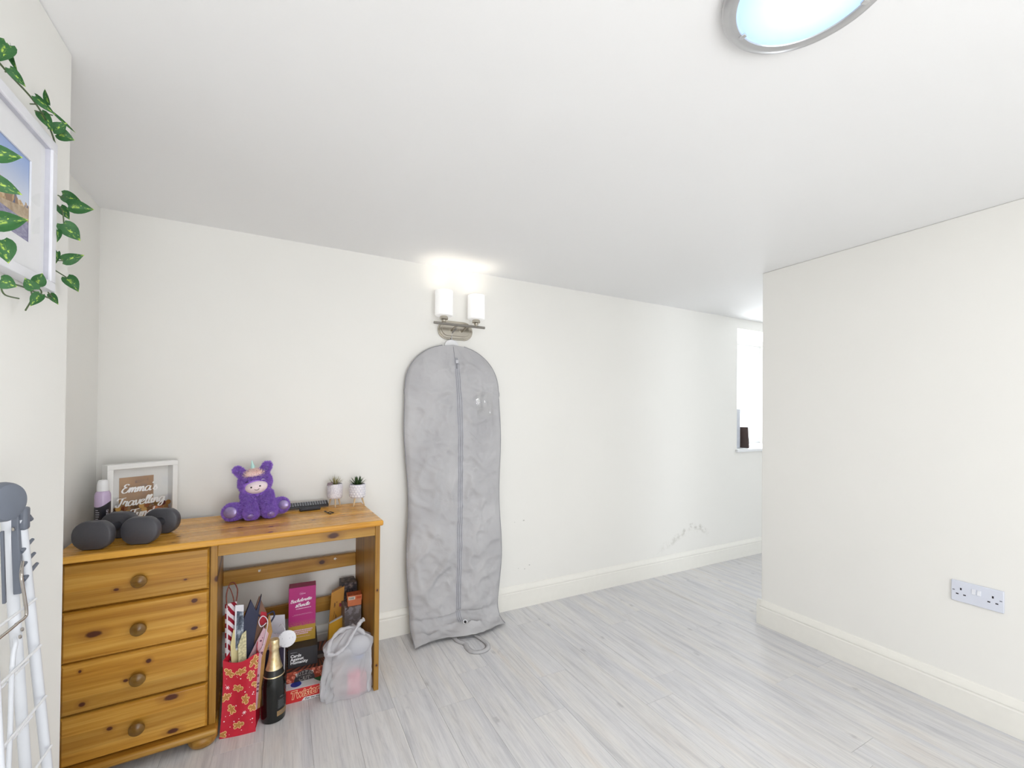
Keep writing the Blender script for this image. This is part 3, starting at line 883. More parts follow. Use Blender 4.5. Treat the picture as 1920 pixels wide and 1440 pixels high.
MB().tube(catmull([(-.014, .042, .0022), (-.016, .030, .006), (-.010, .010, .004), (-.002, -.010, .0022), (.002, -.026, .0022)], 5), .0021, 8).build('prong', M_CLIP, hc)
MB().tube(catmull([(-.008, .008, .0022), (.004, .002, .007), (.014, -.004, .004), (.018, .004, .0022)], 5), .0019, 8).build('prong', M_CLIP, hc)
MB().tube(catmull([(-.001, -.012, .0022), (.008, -.010, .004), (.016, -.004, .0022)], 5), .0017, 8).build('prong', M_CLIP, hc)
MB().tube(catmull([(-.012, .034, .0016), (-.02, .05, .001), (-.012, .064, .001)], 5), .0007, 6).build('thread', M_CLIP, hc)

# ------------------------------------------------------------------ things under the desk
def carton(name, label, cat, loc, rz, w, d, h, mat, group=None, bevel=0.0012, side=None, top=None):
    t = thing(name, label, cat, loc, rz, group)
    mb = MB()
    mb.box(0, w, 0, d, 0, h)
    mats = [mat, side or mat, top or mat]
    mb.m = [2, 2, 0, 1, 1, 1]     # bottom, top, front, right, back, left
    mb.build('box', mats, t, bevel=bevel)
    return t
# flat red party-mat game box on the floor
m = N('twister_box_print', 0.35, 0, (200, 40, 40))
s = m.sep()
red, grn, wht = (205, 38, 40), (30, 120, 72), (238, 236, 236)
c = m.mix(m.math('GREATER_THAN', s[0], .135), red, wht)
d1 = m.dist((.175, .10, .05), (1, 1, 1)); d2 = m.dist((.20, 0, .0), (1, .6, 1))
c = m.mix(m.math('LESS_THAN', m.math('ADD', m.math('MULTIPLY', m.math('SUBTRACT', .15, s[0]), 1.0), m.math('MULTIPLY', s[2], .35)), .012), c, grn)
M_TW = m.mat; m.base(c)
m = N('twister_box_top', 0.35, 0, (200, 40, 40))
s = m.sep()
c = m.mix(m.math('LESS_THAN', m.dist((.20, .09, .06), (1, 1, 1)), .095), wht, grn)
c = m.mix(m.math('LESS_THAN', m.dist((-.01, .09, .06), (1, 1, 1)), .02), c, red)
M_TWT = m.mat; m.base(c)
tw = carton('game_box', 'flat red white and green floor-game box at the bottom of the stack', 'board game', (.016, 2.044, 0), R(-1.5), .248, .262, .056, M_TW, 'boxed party games under the desk', side=plain('red_carton', (190, 36, 38), 0.4), top=M_TWT)
lt = MB(); text_mb(lt, 'Twister', .044, on_front(.022, .016, -.0004) @ Matrix.Rotation(R(4), 4, 'Z'), bold=.0028, shear=.30, squash=.80)
lt.build('lettering_outline', plain('cream_outline', (250, 214, 170), 0.4, var=0.02), tw)
lt = MB(); text_mb(lt, 'Twister', .044, on_front(.022, .016, -.0009) @ Matrix.Rotation(R(4), 4, 'Z'), bold=.0007, shear=.30, squash=.80)
lt.build('lettering', plain('red_letter_print', (206, 44, 34), 0.4, var=0.03), tw)
bn = MB().prism([(.066, .0015), (.176, .0015), (.168, .0125), (.076, .0135)], 0, .0006, Matrix.Translation((0, -.0006, 0)) @ FRONT)
bn.build('slogan_strip', plain('white_strip', (242, 242, 242), 0.4, var=0.01), tw)
lt = MB(); text_mb(lt, 'that ties you up', .0125, on_front(.078, .0042, -.0016), bold=.0003, shear=.2, squash=.92)
lt.build('slogan', plain('black_letter_print', (44, 40, 52), 0.4), tw)
el = MB().lathe([(.030, 0), (.030, .0005)], 32, Matrix.Translation((.042, .036, .056)))
el.build('white_spot', plain('spot_white', (232, 230, 240), 0.35, var=0.01), tw)
MB().lathe([(.021, 0), (.021, .0005)], 32, Matrix.Translation((.044, .034, .0566))).build('blue_spot', plain('spot_blue', (36, 58, 160), 0.35, var=0.03), tw)

# rust-red party game with a black badge
m = N('bottle_cap_print', 0.45, 0, (150, 60, 36))
vo = m.n('ShaderNodeTexVoronoi'); vo.inputs['Scale'].default_value = 74; m.l(m.coord(), vo.inputs['Vector'])
c = m.ramp(vo.outputs['Distance'], [(0.0, (206, 112, 70)), (0.22, (176, 66, 38)), (0.34, (232, 158, 134)), (0.44, (180, 70, 42)), (0.75, (130, 48, 28))])
m.base(c); M_BUZ = m.mat
m = N('sunburst_print', 0.45, 0, (70, 50, 46))
s = m.sep()
ang = m.math('ARCTAN2', m.math('SUBTRACT', s[1], .10), m.math('SUBTRACT', s[0], .13))
st = m.math('SINE', m.math('MULTIPLY', ang, 36.0))
dd = m.dist((.13, .10, .047), (1, 1, 1))
c = m.mix(m.smooth(st, -.2, .3), (58, 40, 36), (150, 82, 60))
c = m.mix(m.math('LESS_THAN', dd, .036), c, (52, 46, 48))
c = m.mix(m.math('LESS_THAN', m.dist((.14, .085, .047), (1, 1, 1)), .018), c, (120, 112, 112))
m.base(c); M_SUN = m.mat
bz = carton('game_box', 'rust-red party game with round black badge, above the red box', 'board game', (.024, 2.094, .0565), R(-1.0), .242, .225, .047, M_BUZ, 'boxed party games under the desk', side=M_SUN, top=M_SUN)
bd = [(.070 + .041 * math.cos(PI * i / 20), .0005 + .0455 * math.sin(PI * i / 20)) for i in range(21)]
badge = MB().prism(bd, 0, .0006, Matrix.Translation((0, -.0006, 0)) @ FRONT).build('badge', plain('charcoal_badge', (44, 36, 38), 0.4), bz)
lt = MB()
for k, ch in enumerate('BUZZED'):
    a = R(55 - k * 22)
    text_mb(lt, ch, .0225, on_front(.070 - .033 * math.sin(a), .0170 + .0085 * math.cos(a), -.0012) @ Matrix.Rotation(a * .40, 4, 'Z'), bold=.0009, squash=.66, align='CENTER')
text_mb(lt, '·OUT·', .0225, on_front(.070, .0030, -.0012), bold=.0009, align='CENTER', squash=.92)
lt.build('lettering', plain('cream_letter_print', (214, 206, 200), 0.4, var=0.02), badge)

# black card game box
M_CBX = plain('matte_black_carton', (40, 38, 42), 0.42, var=0.04)
cb = carton('card_game_box', 'matte black card game box under the tall magenta box', 'card game', (.029, 2.122, .104), R(-1.5), .118, .19, .082, M_CBX, 'boxed party games under the desk')
lt = MB(); text_mb(lt, 'Cards\nAgainst\nHumanity', .0175, on_front(.010, .0465), bold=.0005, line=.82)
lt.build('lettering', plain('white_letter_print', (236, 236, 238), 0.4, var=0.01), cb)
MB().prism([(.010, .0665), (.036, .0668), (.036, .0674), (.016, .0682), (.010, .068)], 0, .0004, Matrix.Translation((0, -.0004, 0)) @ FRONT).build('small_print', plain('grey_letter_print', (170, 170, 174), 0.5), cb)

# tall magenta carton with a gold foot
m = N('magenta_gold_carton', 0.4, 0, (176, 30, 112))
s = m.sep()
speck = m.noise(330, 1); lowf = m.noise(60, 2)
lim = m.math('ADD', .071, m.math('MULTIPLY', m.math('SUBTRACT', lowf, .5), .010))
fade = m.math('MULTIPLY', m.smooth(s[2], .098, .066), m.math('GREATER_THAN', speck, .56))
gold = m.math('MAXIMUM', m.math('LESS_THAN', s[2], lim), fade)
m.base(m.mix(gold, (178, 30, 116), (182, 144, 46))); M_MAG = m.mat
mg = carton('gift_carton', 'tall magenta and gold carton with white script lettering', 'box', (.030, 2.186, .1862), R(-2.5), .111, .062, .243, M_MAG, side=M_MAG, top=plain('shaded_carton_top', (150, 26, 100), 0.4))  # top colour is darker than the front: shade under the desk painted in
mg.rotation_euler = (R(-1.0), 0, R(-2.5))
lt = MB()
w1 = script_text(lt, 'Bachelorette', .0079, on_front(.008, .1755, -.0006) @ Matrix.Rotation(R(5), 4, 'Z'), .11, .17, .3)
w2 = script_text(lt, '&Bundle', .0084, on_front(.028, .1545, -.0006) @ Matrix.Rotation(R(5), 4, 'Z'), .11, .17, .3)
lt.build('lettering', plain('white_letter_print_b', (244, 232, 240), 0.4, var=0.01), mg)
sp = MB()
rs = random.Random(8)
def dashes(mb, x0, x1, z, h, tilt=0.0, y=-.0006):
    x = x0
    while x < x1:
        w = rs.uniform(.002, .006)
        zz = z + (x - x0) * tilt
        mb.add([(x, y, zz), (min(x + w, x1), y, zz), (min(x + w, x1), y, zz + h), (x, y, zz + h)], [(0, 1, 2, 3)])
        x += w + rs.uniform(.0008, .0016)
dashes(sp, .030, .092, .1445, .0040, .04); dashes(sp, .022, .092, .1205, .0010, .04); dashes(sp, .016, .098, .1170, .0006, .04)
dashes(sp, .048, .068, .2115, .0030, .0)
dashes(sp, .014, .098, .048, .0050); dashes(sp, .018, .094, .040, .0050); dashes(sp, .034, .080, .032, .0050); dashes(sp, .028, .088, .020, .0012)
sp.build('small_print', plain('pale_pink_print', (232, 190, 214), 0.4), mg)
rg = MB().lathe([(.0050, 0), (.0062, 0), (.0062, .0004), (.0050, .0004)], 20, on_front(.052, .2135), cap=False, sx=1.4); rg.build('oval_mark', plain('rose_print', (210, 120, 170), 0.4), mg)

# dark purple gift box with white edges and tissue
M_PUR = plain('aubergine_carton', (52, 42, 66), 0.5, var=0.06)
gb = carton('gift_box', 'dark purple gift box with white edges behind the bottle', 'box', (-.082, 2.074, 0), R(-2), .098, .13, .232, M_PUR, side=plain('white_carton_side', (220, 218, 228), 0.6), top=plain('white_carton_top', (222, 220, 230), 0.6))
MB().box(.0955, .0985, -.0008, .0006, 0, .2325).build('edge_strip', plain('white_edge', (226, 224, 232), 0.5), gb)
pr = MB()
for (x, z, sx) in ((.066, .196, 1), (.070, .182, -.8), (.060, .168, .9), (.082, .150, .6), (.084, .115, .6)):
    pr.ellipsoid((x, -.0004, z), (.008 * abs(sx), .0004, .005), None, 14, 8); pr.ellipsoid((x + .005 * sx, -.0004, z + .005), (.005, .0004, .004), None, 14, 8)
pr.build('leaf_print', plain('lilac_print', (206, 200, 220), 0.5), gb)
rn = random.Random(4)
MB().prism([(.012, 0), (.097, 0), (.093, .082), (.030, .088)], 0, .0015, Matrix.Translation((0, .1285, .2325)) @ FRONT).build('lid_flap', plain('lavender_white_card', (224, 222, 232), 0.6), gb)
ts = MB().grid(lambda u, v: (.004 + u * .088, .012 + v * .11, .234 + .012 * noise.noise(Vector((u * 4, v * 4, 1))) ** 2 * 3 + .018 * math.sin(PI * u) * math.sin(PI * v)), 14, 14)
ts.build('tissue', plain('white_tissue', (226, 224, 236), 0.8), gb, smooth=20)
tagm = N('paper_tag', 0.6, 0, (240, 240, 246)); nz = tagm.noise(150, 2)
tagm.base(tagm.mix(tagm.smooth(nz, .62, .70), (240, 240, 246), (206, 206, 214)))
gt = thing('gift_tag', 'round white paper gift tag hanging before the purple gift box', 'tag', (.024, 2.046, .274), 0)
TT = Matrix.Rotation(R(-8), 4, 'Y') @ Matrix.Rotation(R(80), 4, 'X')
MB().lathe([(.0335, 0), (.034, .0004), (.034, .0010), (.0335, .0014)], 40, TT, sx=1.0, sy=.98).build('disc', tagm.mat, gt)
MB().tube(catmull([(-.006, .004, .030), (-.012, .010, .046), (-.022, .03, .052), (-.03, .045, .038)], 6), .0012, 8).build('ribbon', plain('white_ribbon', (236, 236, 242), 0.5), gt)

# champagne bottle
m = N('dark_green_glass', 0.08, 0, (14, 18, 16), 0.6); m.base(m.ramp(m.noise(20, 2), [(0.3, (10, 13, 12)), (0.7, (16, 22, 18))])); M_BGL = m.mat
m = N('gold_foil', 0.38, 0.75, (236, 216, 170)); nz = m.noise(70, 3); m.base(m.ramp(nz, [(0.3, (222, 196, 142)), (0.7, (246, 232, 194))])); m.bump(nz, .25, .003); M_FOIL = m.mat
bt = thing('champagne_bottle', 'dark sparkling wine bottle with gold foil neck beside the red bag', 'bottle', (-.022, 1.982, 0), R(12))
MB().lathe([(.036, 0), (.0425, .003), (.0440, .010), (.0440, .128), (.0432, .142), (.0405, .160), (.0355, .180), (.0290, .202), (.0225, .224), (.0190, .245), (.0165, .262)], 44).build('glass', M_BGL, bt)
nk = MB().lathe([(.0305, .199), (.0290, .2045), (.0230, .2255), (.0197, .2455), (.0175, .262), (.0172, .272), (.0190, .276), (.0192, .284), (.0178, .290), (.0185, .298), (.0180, .308), (.0150, .313), (.0001, .3135)], 40)
nk.build('foil', M_FOIL, bt)
MB().lathe([(.0362, .1785), (.0366, .179), (.0310, .2005), (.0306, .200)], 40, cap=False).build('collar', plain('black_collar', (34, 34, 32), 0.4), bt)
MB().lathe([(.0372, .1745), (.0381, .1748), (.0372, .1785), (.0365, .1785)], 40, cap=False).build('gold_ring', M_FOIL, bt)
def wrap(mb, r, a0, a1, z0, z1, k=14):
    vs = []
    for j in range(k + 1):
        a = R(a0 + (a1 - a0) * j / k)
        vs += [(r * math.cos(a), r * math.sin(a), z0), (r * math.cos(a), r * math.sin(a), z1)]
    mb.add(vs, [(2 * j, 2 * j + 2, 2 * j + 3, 2 * j + 1) for j in range(k)])
lb2 = MB(); wrap(lb2, .0443, 275, 345, .026, .046); lb2.build('label', plain('bronze_label', (150, 122, 84), 0.45, 0.2), bt)
lb2 = MB(); wrap(lb2, .0443, 277, 343, .052, .092); lb2.build('label', plain('black_label', (36, 37, 38), 0.5), bt, label='matt black label')
lb2 = MB()
wrap(lb2, .0445, 288, 304, .098, .100, 4)
for k in range(7): wrap(lb2, .0446, 281 + (k % 2), 316 - 3 * (k % 3), .057 + k * .0046, .0582 + k * .0046, 6)
wrap(lb2, .0446, 284, 330, .0335, .035, 8); wrap(lb2, .0446, 290, 322, .0385, .040, 8)
lb2.build('label_print', plain('silver_print', (120, 122, 124), 0.5), bt)

# red gingerbread gift bag, open at the top
ga = math.atan2(-.016, .124)
BW, BDp, BH = .119, .078, .285
rb = thing('gift_bag', 'red paper gift bag printed with gingerbread men and white dots', 'gift bag', (-.198, 1.942, 0), ga)
M_RED = plain('red_gift_paper', (196, 26, 52), 0.45, var=0.06)
def bag_front(u, v):
    """front sheet of the bag: slight belly, pinched at half height"""
    x = BW * u + .008 * (1 - v) * 0 - .004 * math.sin(PI * v) * (u - .5) * 2
    y = -.004 * math.sin(PI * u) * (1 - v) + .006 * math.sin(PI * v) * math.sin(2 * PI * u) + .010 * v
    top = BH - .016 * math.sin(PI * min(1, u * 1.15)) + .018 * max(0, u - .55)
    return (x + .006 * v, y, v * top)
shell = MB()
shell.grid(bag_front, 12, 14)
def side_r(u, v):
    p = bag_front(1, v)
    gus = -.020 * math.sin(PI * u) * (.3 + .7 * v)
    return (p[0] + gus + .012 * u * v, p[1] + BDp * u, p[2] + .045 * u * v)
def side_l(u, v):
    p = bag_front(0, v)
    gus = .018 * math.sin(PI * u) * (.3 + .7 * v)
    return (p[0] + gus, p[1] + BDp * u, p[2] + .045 * u * v)
shell.grid(side_r, 8, 14); shell.grid(side_l, 8, 14, flip=True)
shell.grid(lambda u, v: tuple(a + (b - a) * u for a, b in zip(side_l(1, v), side_r(1, v))), 10, 14, flip=True)
shell.box(.003, BW - .003, .003, BDp - .003, 0, .002)
shell.build('paper', M_RED, rb, smooth=25)
def decal(mb, pts, k=-.0006):
    """flat printed outline carried by the front sheet"""
    vs = []
    for (x, z) in pts:
        u = min(1, max(0, x / BW)); v = min(1, max(0, z / (BH - .012)))
        p = bag_front(u, v); vs.append((p[0], p[1] + k, p[2]))
    mb.add(vs, [tuple(range(len(vs)))])
def ginger(cx, cz, s, rot):
    """gingerbread outline as (outline strips, icing strips)"""
    shape = [(0, .5, .22), (-.34, .16, .12), (.34, .16, .12), (0, 0, .22), (-.22, -.42, .14), (.22, -.42, .14), (0, .25, .16), (-.12, -.2, .17), (.12, -.2, .17), (-.2, .12, .13), (.2, .12, .13)]
    ca, sa = math.cos(rot), math.sin(rot)
    for (dx, dz, r) in shape:
        x, z = (dx * ca - dz * sa) * s + cx, (dx * sa + dz * ca) * s + cz
        yield x, z, r * s
men = [(.022, .232, 50), (.062, .236, 100), (.105, .252, 140), (.098, .205, 25), (.052, .176, 260), (.122, .168, 80), (.082, .130, 200), (.010, .143, 300), (.034, .098, 30), (.112, .087, 60), (.060, .040, 280), (.006, .014, 90), (.120, .232, 200)]
gold_d, tan_d, dots = [], [], MB()
for (cx, cz, a) in men:
    gold_d.append(MB()); tan_d.append(MB())
    for (x, z, r) in ginger(cx, cz, .027, R(a)):
        if x < .003 or x > BW - .002: continue
        decal(gold_d[-1], [(x + (r + .0018) * math.cos(2 * PI * k / 14), z + (r + .0018) * math.sin(2 * PI * k / 14)) for k in range(14)], -.0005)
        decal(tan_d[-1], [(x + r * math.cos(2 * PI * k / 14), z + r * math.sin(2 * PI * k / 14)) for k in range(14)], -.0009)
rd = random.Random(12)
for k in range(46):
    x, z, r = rd.uniform(.006, BW - .006), rd.uniform(.008, BH - .03), rd.choice((.0011, .0016, .0024))
    if any(math.hypot(x - a, z - b) < .020 for a, b, _ in men): continue
    decal(dots, [(x + r * math.cos(2 * PI * j / 10), z + r * math.sin(2 * PI * j / 10)) for j in range(10)], -.0006)
for (x, z) in ((.016, .178), (.080, .082)):
    for j in range(3):
        a = PI * j / 3
        decal(dots, [(x + .007 * math.cos(a) - .001 * math.sin(a), z + .007 * math.sin(a) + .001 * math.cos(a)), (x - .007 * math.cos(a) - .001 * math.sin(a), z - .007 * math.sin(a) + .001 * math.cos(a)), (x - .007 * math.cos(a) + .001 * math.sin(a), z - .007 * math.sin(a) - .001 * math.cos(a)), (x + .007 * math.cos(a) + .001 * math.sin(a), z + .007 * math.sin(a) - .001 * math.cos(a))], -.0006)
M_ICE, M_TAN = plain('icing_print', (246, 206, 150), 0.45), plain('gingerbread_tan', (188, 130, 66), 0.5)
for a, b in zip(gold_d, tan_d):
    if a.v:
        go = a.build('gingerbread_man', M_ICE, rb); b.build('gingerbread_dough', M_TAN, go)
dots.build('dot_print', plain('white_dot_print', (248, 226, 226), 0.45), rb, kind='stuff')

# folded bags and cards standing inside the red bag; each sheet is a thin solid
def sheet(name, label, cat, loc, rz, lean, outline, thick, mat, group='folded gift bags kept in the red bag'):
    t = thing(name, label, cat, loc, 0, group)
    t.rotation_euler = (R(lean), 0, R(rz))
    MB().prism(outline, -thick / 2, thick / 2, FRONT).build('sheet', mat, t, bevel=0.0008)
    return t
m = N('red_white_stripe', 0.5, 0, (200, 40, 60)); s = m.sep()
w_ = m.math('SINE', m.math('MULTIPLY', m.math('ADD', m.math('ADD', s[0], m.math('MULTIPLY', m.noise(20, 1), .01)), m.math('MULTIPLY', s[2], .8)), 210.0))
m.base(m.mix(m.smooth(w_, -.1, .1), (150, 22, 44), (232, 222, 228))); M_STRIPE = m.mat
sb = sheet('striped_gift_bag', 'red and white striped gift bag with brown cord handle', 'gift bag', (-.180, 1.966, .010), 48, -1, [(0, 0), (.046, 0), (.046, .470), (.0, .478)], .008, M_STRIPE)
MB().box(-.0005, .005, -.0046, -.004, 0, .474).build('white_gusset', plain('white_gusset_paper', (224, 220, 226), 0.5), sb)
M_CORD = plain('brown_cord', (118, 58, 44), 0.6)
MB().tube(catmull([(.004, -.003, .462), (.000, -.003, .510), (.014, -.002, .546), (.036, 0, .546), (.052, .000, .510), (.044, .000, .458)], 8), .0022, 10).build('handle', M_CORD, sb)
MB().tube(catmull([(.008, .004, .46), (.006, .004, .51), (.018, .005, .534), (.034, .005, .50), (.042, .004, .46)], 8), .0018, 10).build('handle', M_CORD, sb)
m = N('winter_photo_print', 0.4, 0, (90, 100, 120)); m.base(m.ramp(m.noise(38, 4, .7), [(0.35, (36, 40, 52)), (0.5, (84, 94, 110)), (0.62, (176, 184, 196))])); M_PH = m.mat
pc = sheet('greeting_card', 'white-edged card with dark wintry picture among the folded bags', 'card', (-.158, 1.976, .30), 24, -2, [(0, 0), (.032, .002), (.034, .166), (.004, .174)], .004, plain('white_card', (226, 224, 230), 0.5))
MB().prism([(.004, .010), (.031, .010), (.033, .140), (.009, .150)], 0, .0006, Matrix.Translation((0, -.0026, 0)) @ FRONT).build('picture', M_PH, pc)
M_NAVY = plain('navy_gift_paper', (28, 32, 62), 0.5, var=0.08)
nb = sheet('navy_gift_bag', 'navy blue folded gift bag with two pointed top corners', 'gift bag', (-.150, 1.976, .012), 10, -3, [(.004, 0), (.050, 0), (.060, .30), (.086, .478), (.066, .420), (.048, .466), (.022, .390), (.006, .33), (.002, .28)], .014, M_NAVY)
MB().tube(catmull([(.070, .002, .405), (.086, .003, .388), (.110, .004, .392), (.128, .004, .396), (.132, .003, .378), (.116, .002, .352)], 8), .0032, 10).build('handle', M_NAVY, nb)
kb_ = sheet('kraft_gift_bag', 'brown kraft paper bag beside the navy gift bag', 'gift bag', (-.116, 2.004, .010), 8, -1, [(0, 0), (.054, 0), (.058, .30), (.066, .400), (.040, .472), (.026, .430), (.004, .30)], .010, plain('brown_kraft_paper', (120, 88, 72), 0.7, var=0.12))
MB().prism([(.040, .36), (.066, .352), (.066, .402), (.046, .41)], 0, .0008, Matrix.Translation((0, -.0058, 0)) @ FRONT).build('red_star_patch', plain('red_patch', (176, 24, 48), 0.5), kb_)
M_CREAM = plain('cream_envelope', (226, 212, 160), 0.6, var=0.06)
sheet('envelope', 'cream envelope with a folded flap, left of the navy bag', 'envelope', (-.160, 1.956, .10), 44, -3, [(.006, 0), (.036, .006), (.030, .268), (.014, .284), (0, .232)], .003, M_CREAM, 'cream envelopes in the red bag')
sheet('envelope', 'cream envelope with dark speckles, touching the navy bag', 'envelope', (-.141, 1.958, .10), 18, -3, [(.004, 0), (.030, .006), (.028, .270), (.014, .262), (0, .222)], .003, plain('speckled_cream_envelope', (206, 198, 158), 0.6, var=0.35, scale=120), 'cream envelopes in the red bag')
m = N('floral_paper', 0.55, 0, (190, 150, 160)); vo = m.n('ShaderNodeTexVoronoi'); vo.inputs['Scale'].default_value = 60; m.l(m.coord(), vo.inputs['Vector'])
m.base(m.mix(m.smooth(vo.outputs['Distance'], .22, .30), (112, 64, 84), (206, 168, 178))); M_FLOR = m.mat
sheet('floral_gift_bag', 'dusty pink floral paper bag leaning to the right', 'gift bag', (-.130, 1.962, .05), 6, -4, [(.006, 0), (.052, .01), (.066, .20), (.090, .286), (.074, .318), (.050, .27), (.020, .21)], .006, M_FLOR)
gg = sheet('gold_gift_bag', 'folded tan and gold paper bag with white string loop', 'gift bag', (-.108, 1.972, .05), 4, -3, [(.010, 0), (.040, .01), (.058, .21), (.080, .29), (.070, .36), (.056, .318), (.030, .23)], .005, plain('tan_gold_paper', (164, 122, 62), 0.45, 0.2, var=0.2, scale=40))
MB().tube(catmull([(.022, -.008, .218), (.044, -.010, .240), (.056, -.012, .290), (.062, -.012, .340), (.046, -.010, .362), (.032, -.010, .346), (.040, -.010, .322), (.058, -.012, .334)], 8), .0018, 10).build('string_loop', plain('white_string', (224, 214, 224), 0.6), gg)

# yellow cartons leaning on the wall, orange box, patterned parcels
m = N('ochre_carton', 0.45, 0, (196, 134, 36)); s = m.sep()
nz = m.noise(1, 3, .6, .4, m.mapping((120, 1, 30)))
inz = m.math('MULTIPLY', m.math('MULTIPLY', m.math('GREATER_THAN', s[0], .020), m.math('LESS_THAN', s[0], .034)), m.math('MULTIPLY', m.math('GREATER_THAN', s[2], .10), m.math('LESS_THAN', s[2], .19)))
m.base(m.mix(m.math('MULTIPLY', inz, m.smooth(nz, .5, .56)), (198, 138, 40), (110, 70, 24))); M_OCH = m.mat
yb = thing('tall_yellow_carton', 'tall ochre carton with slanted top leaning by the magenta box', 'box', (.200, 2.285, .1045), R(-8))
yb.rotation_euler = (R(-4), R(3), R(-8))
MB().prism([(0, 0), (.066, 0), (.062, .262), (.004, .232)], -.040, 0, FRONT).build('carton', M_OCH, yb, bevel=0.001)
MB().box(.044, .058, -.0008, .0002, .165, .182).build('maroon_label', plain('maroon_label', (140, 32, 60), 0.5), yb)
y2 = thing('small_yellow_carton', 'bright yellow carton with white edge before the tall ochre carton', 'box', (.206, 2.262, .1045), R(-6))
MB().prism([(0, 0), (.064, 0), (.064, .124), (0, .098)], -.012, 0, FRONT).build('carton', plain('bright_yellow_carton', (252, 190, 58), 0.45), y2, bevel=0.0008)
MB().prism([(0, .098), (.064, .124), (.064, .131), (.004, .104)], -.012, .0004, FRONT).build('white_flap', plain('white_flap', (228, 226, 226), 0.5), y2)
def mottled(name, c1, c2, c3, sc):
    m = N(name, 0.5, 0, c1); m.base(m.ramp(m.noise(sc, 4, .65), [(0.38, c1), (0.5, c2), (0.62, c3)], 'CONSTANT')); return m.mat
M_TAP = mottled('tapestry_print', (44, 38, 44), (96, 84, 84), (136, 120, 112), 60)
M_GREYP = mottled('grey_feather_print', (120, 112, 114), (150, 144, 148), (92, 78, 78), 30)
tp = carton('patterned_box', 'tall dark tapestry-print box against the wall behind the orange box', 'box', (.268, 2.300, 0), R(3.2), .070, .085, .372, M_TAP)
gp = carton('grey_parcel', 'grey feather-print parcel under the small orange box', 'box', (.268, 2.196, 0), R(3.2), .076, .092, .292, M_GREYP)
oz = thing('orange_gift_box', 'small orange lidded box on top of the grey parcel', 'box', (.281, 2.204, .2925), R(-2))
M_OR1 = plain('orange_carton', (222, 128, 84), 0.5); M_OR2 = mottled('orange_lid_print', (186, 84, 44), (214, 116, 70), (170, 74, 40), 110)
MB().box(.002, .064, .002, .052, 0, .046).build('tray', M_OR1, oz, bevel=0.001)
lid = MB(); lid.box(0, .066, 0, .054, .024, .050); lid.m = [0, 1, 0, 0, 0, 0]
ld = lid.build('lid', [M_OR1, M_OR2], oz, bevel=0.001)
bl = MB().prism([(.004, .031), (.034, .031), (.034, .046), (.004, .046)], 0, .0004, Matrix.Translation((0, -.0004, 0)) @ FRONT); bl.build('barcode_label', plain('label_white', (224, 214, 200), 0.5), ld)
bc = MB()
for k in range(9): bc.box(.008 + k * .0025, .008 + k * .0025 + (.0012 if k % 3 else .0018), -.0008, -.0005, .034, .043)
bc.build('barcode', plain('label_ink', (70, 60, 58), 0.5), ld)
MB().prism([(.040, .033), (.062, .033), (.062, .044), (.040, .044)], 0, .0004, Matrix.Translation((0, -.0004, 0)) @ FRONT).build('orange_label', plain('dark_orange_label', (206, 88, 44), 0.5), ld)
for k in range(2): pass

# knotted white carrier bag with things inside
m = N('white_film', 0.38, 0, (236, 236, 240), 0.4)
tl = m.n('ShaderNodeBsdfTranslucent'); tl.inputs[0].default_value = lin((236, 236, 242))
tp_ = m.n('ShaderNodeBsdfTransparent')
ms = m.n('ShaderNodeMixShader'); ms.inputs[0].default_value = 0.35
m.l(m.b.outputs[0], ms.inputs[1]); m.l(tl.outputs[0], ms.inputs[2])
ms2 = m.n('ShaderNodeMixShader'); ms2.inputs[0].default_value = 0.26
m.l(ms.outputs[0], ms2.inputs[1]); m.l(tp_.outputs[0], ms2.inputs[2]); m.l(ms2.outputs[0], m.out.inputs[0])
m.bump(m.noise(26, 3, .55), .25, .006); M_FILM = m.mat
pbg = thing('carrier_bag', 'knotted translucent white plastic bag leaning inside the desk leg', 'plastic bag', (.257, 1.995, 0), R(-2))
def bagf(a, v):
    """closed carrier-bag skin: a angle, v height; wide foot, gathered to a knot at the top"""
    ang = 2 * PI * a
    ca0 = math.cos(ang)
    wx = (.104 - .012 * v + (.006 * (1 - v) if ca0 < 0 else -.004)) * (1 if v < .78 else max(.12, 1 - ((v - .78) / .22) ** 1.3 * .9))
    wy = (.036 + .016 * v) * (1 if v < .72 else max(.18, 1 - ((v - .72) / .28) ** 1.2 * .85))
    if v < .06:
        wx += .004 * (1 - v / .06)
    fold = 1 + (.04 + .10 * v) * (1 - 2 * abs(math.sin(ang * 4 + 2.2 * math.sin(v * 3)))) * .8 + .035 * math.sin(ang * 13 + v * 7)
    cr = 1.0 if v > .04 else .92 + 2 * v
    n1 = noise.noise(Vector((math.cos(ang) * 2, math.sin(ang) * 2, v * 5))) * .010 + (1 - 2 * abs(noise.noise(Vector((math.cos(ang) * 3.5, math.sin(ang) * 3.5 + v * 3, v * 3.5))))) * .006
    ca, sa = math.cos(ang), math.sin(ang)
    e = .6
    x = wx * cr * math.copysign(abs(ca) ** e, ca) * fold + n1
    y = wy * cr * math.copysign(abs(sa) ** e, sa) * (1 + .3 * (fold - 1)) + n1
    z = .002 + v * .285 + .010 * noise.noise(Vector((ca, sa, 3))) * v
    return (x + .014 * v * v, y + .02 * v, z)
sk = MB().grid(lambda u, v: bagf(u, v), 84, 40)
sk.build('film', M_FILM, pbg, smooth=60)
MB().tube(catmull([(-.080, -.036, .215), (-.052, -.048, .212), (-.012, -.046, .236), (.018, -.034, .276), (.050, -.016, .312), (.064, -.008, .318)], 8), .012, 14, rfun=lambda u: .0092 - .003 * math.sin(PI * u) + .0016 * math.sin(u * 26) + .0012 * math.sin(u * 61)).build('tied_handle', M_FILM, pbg)
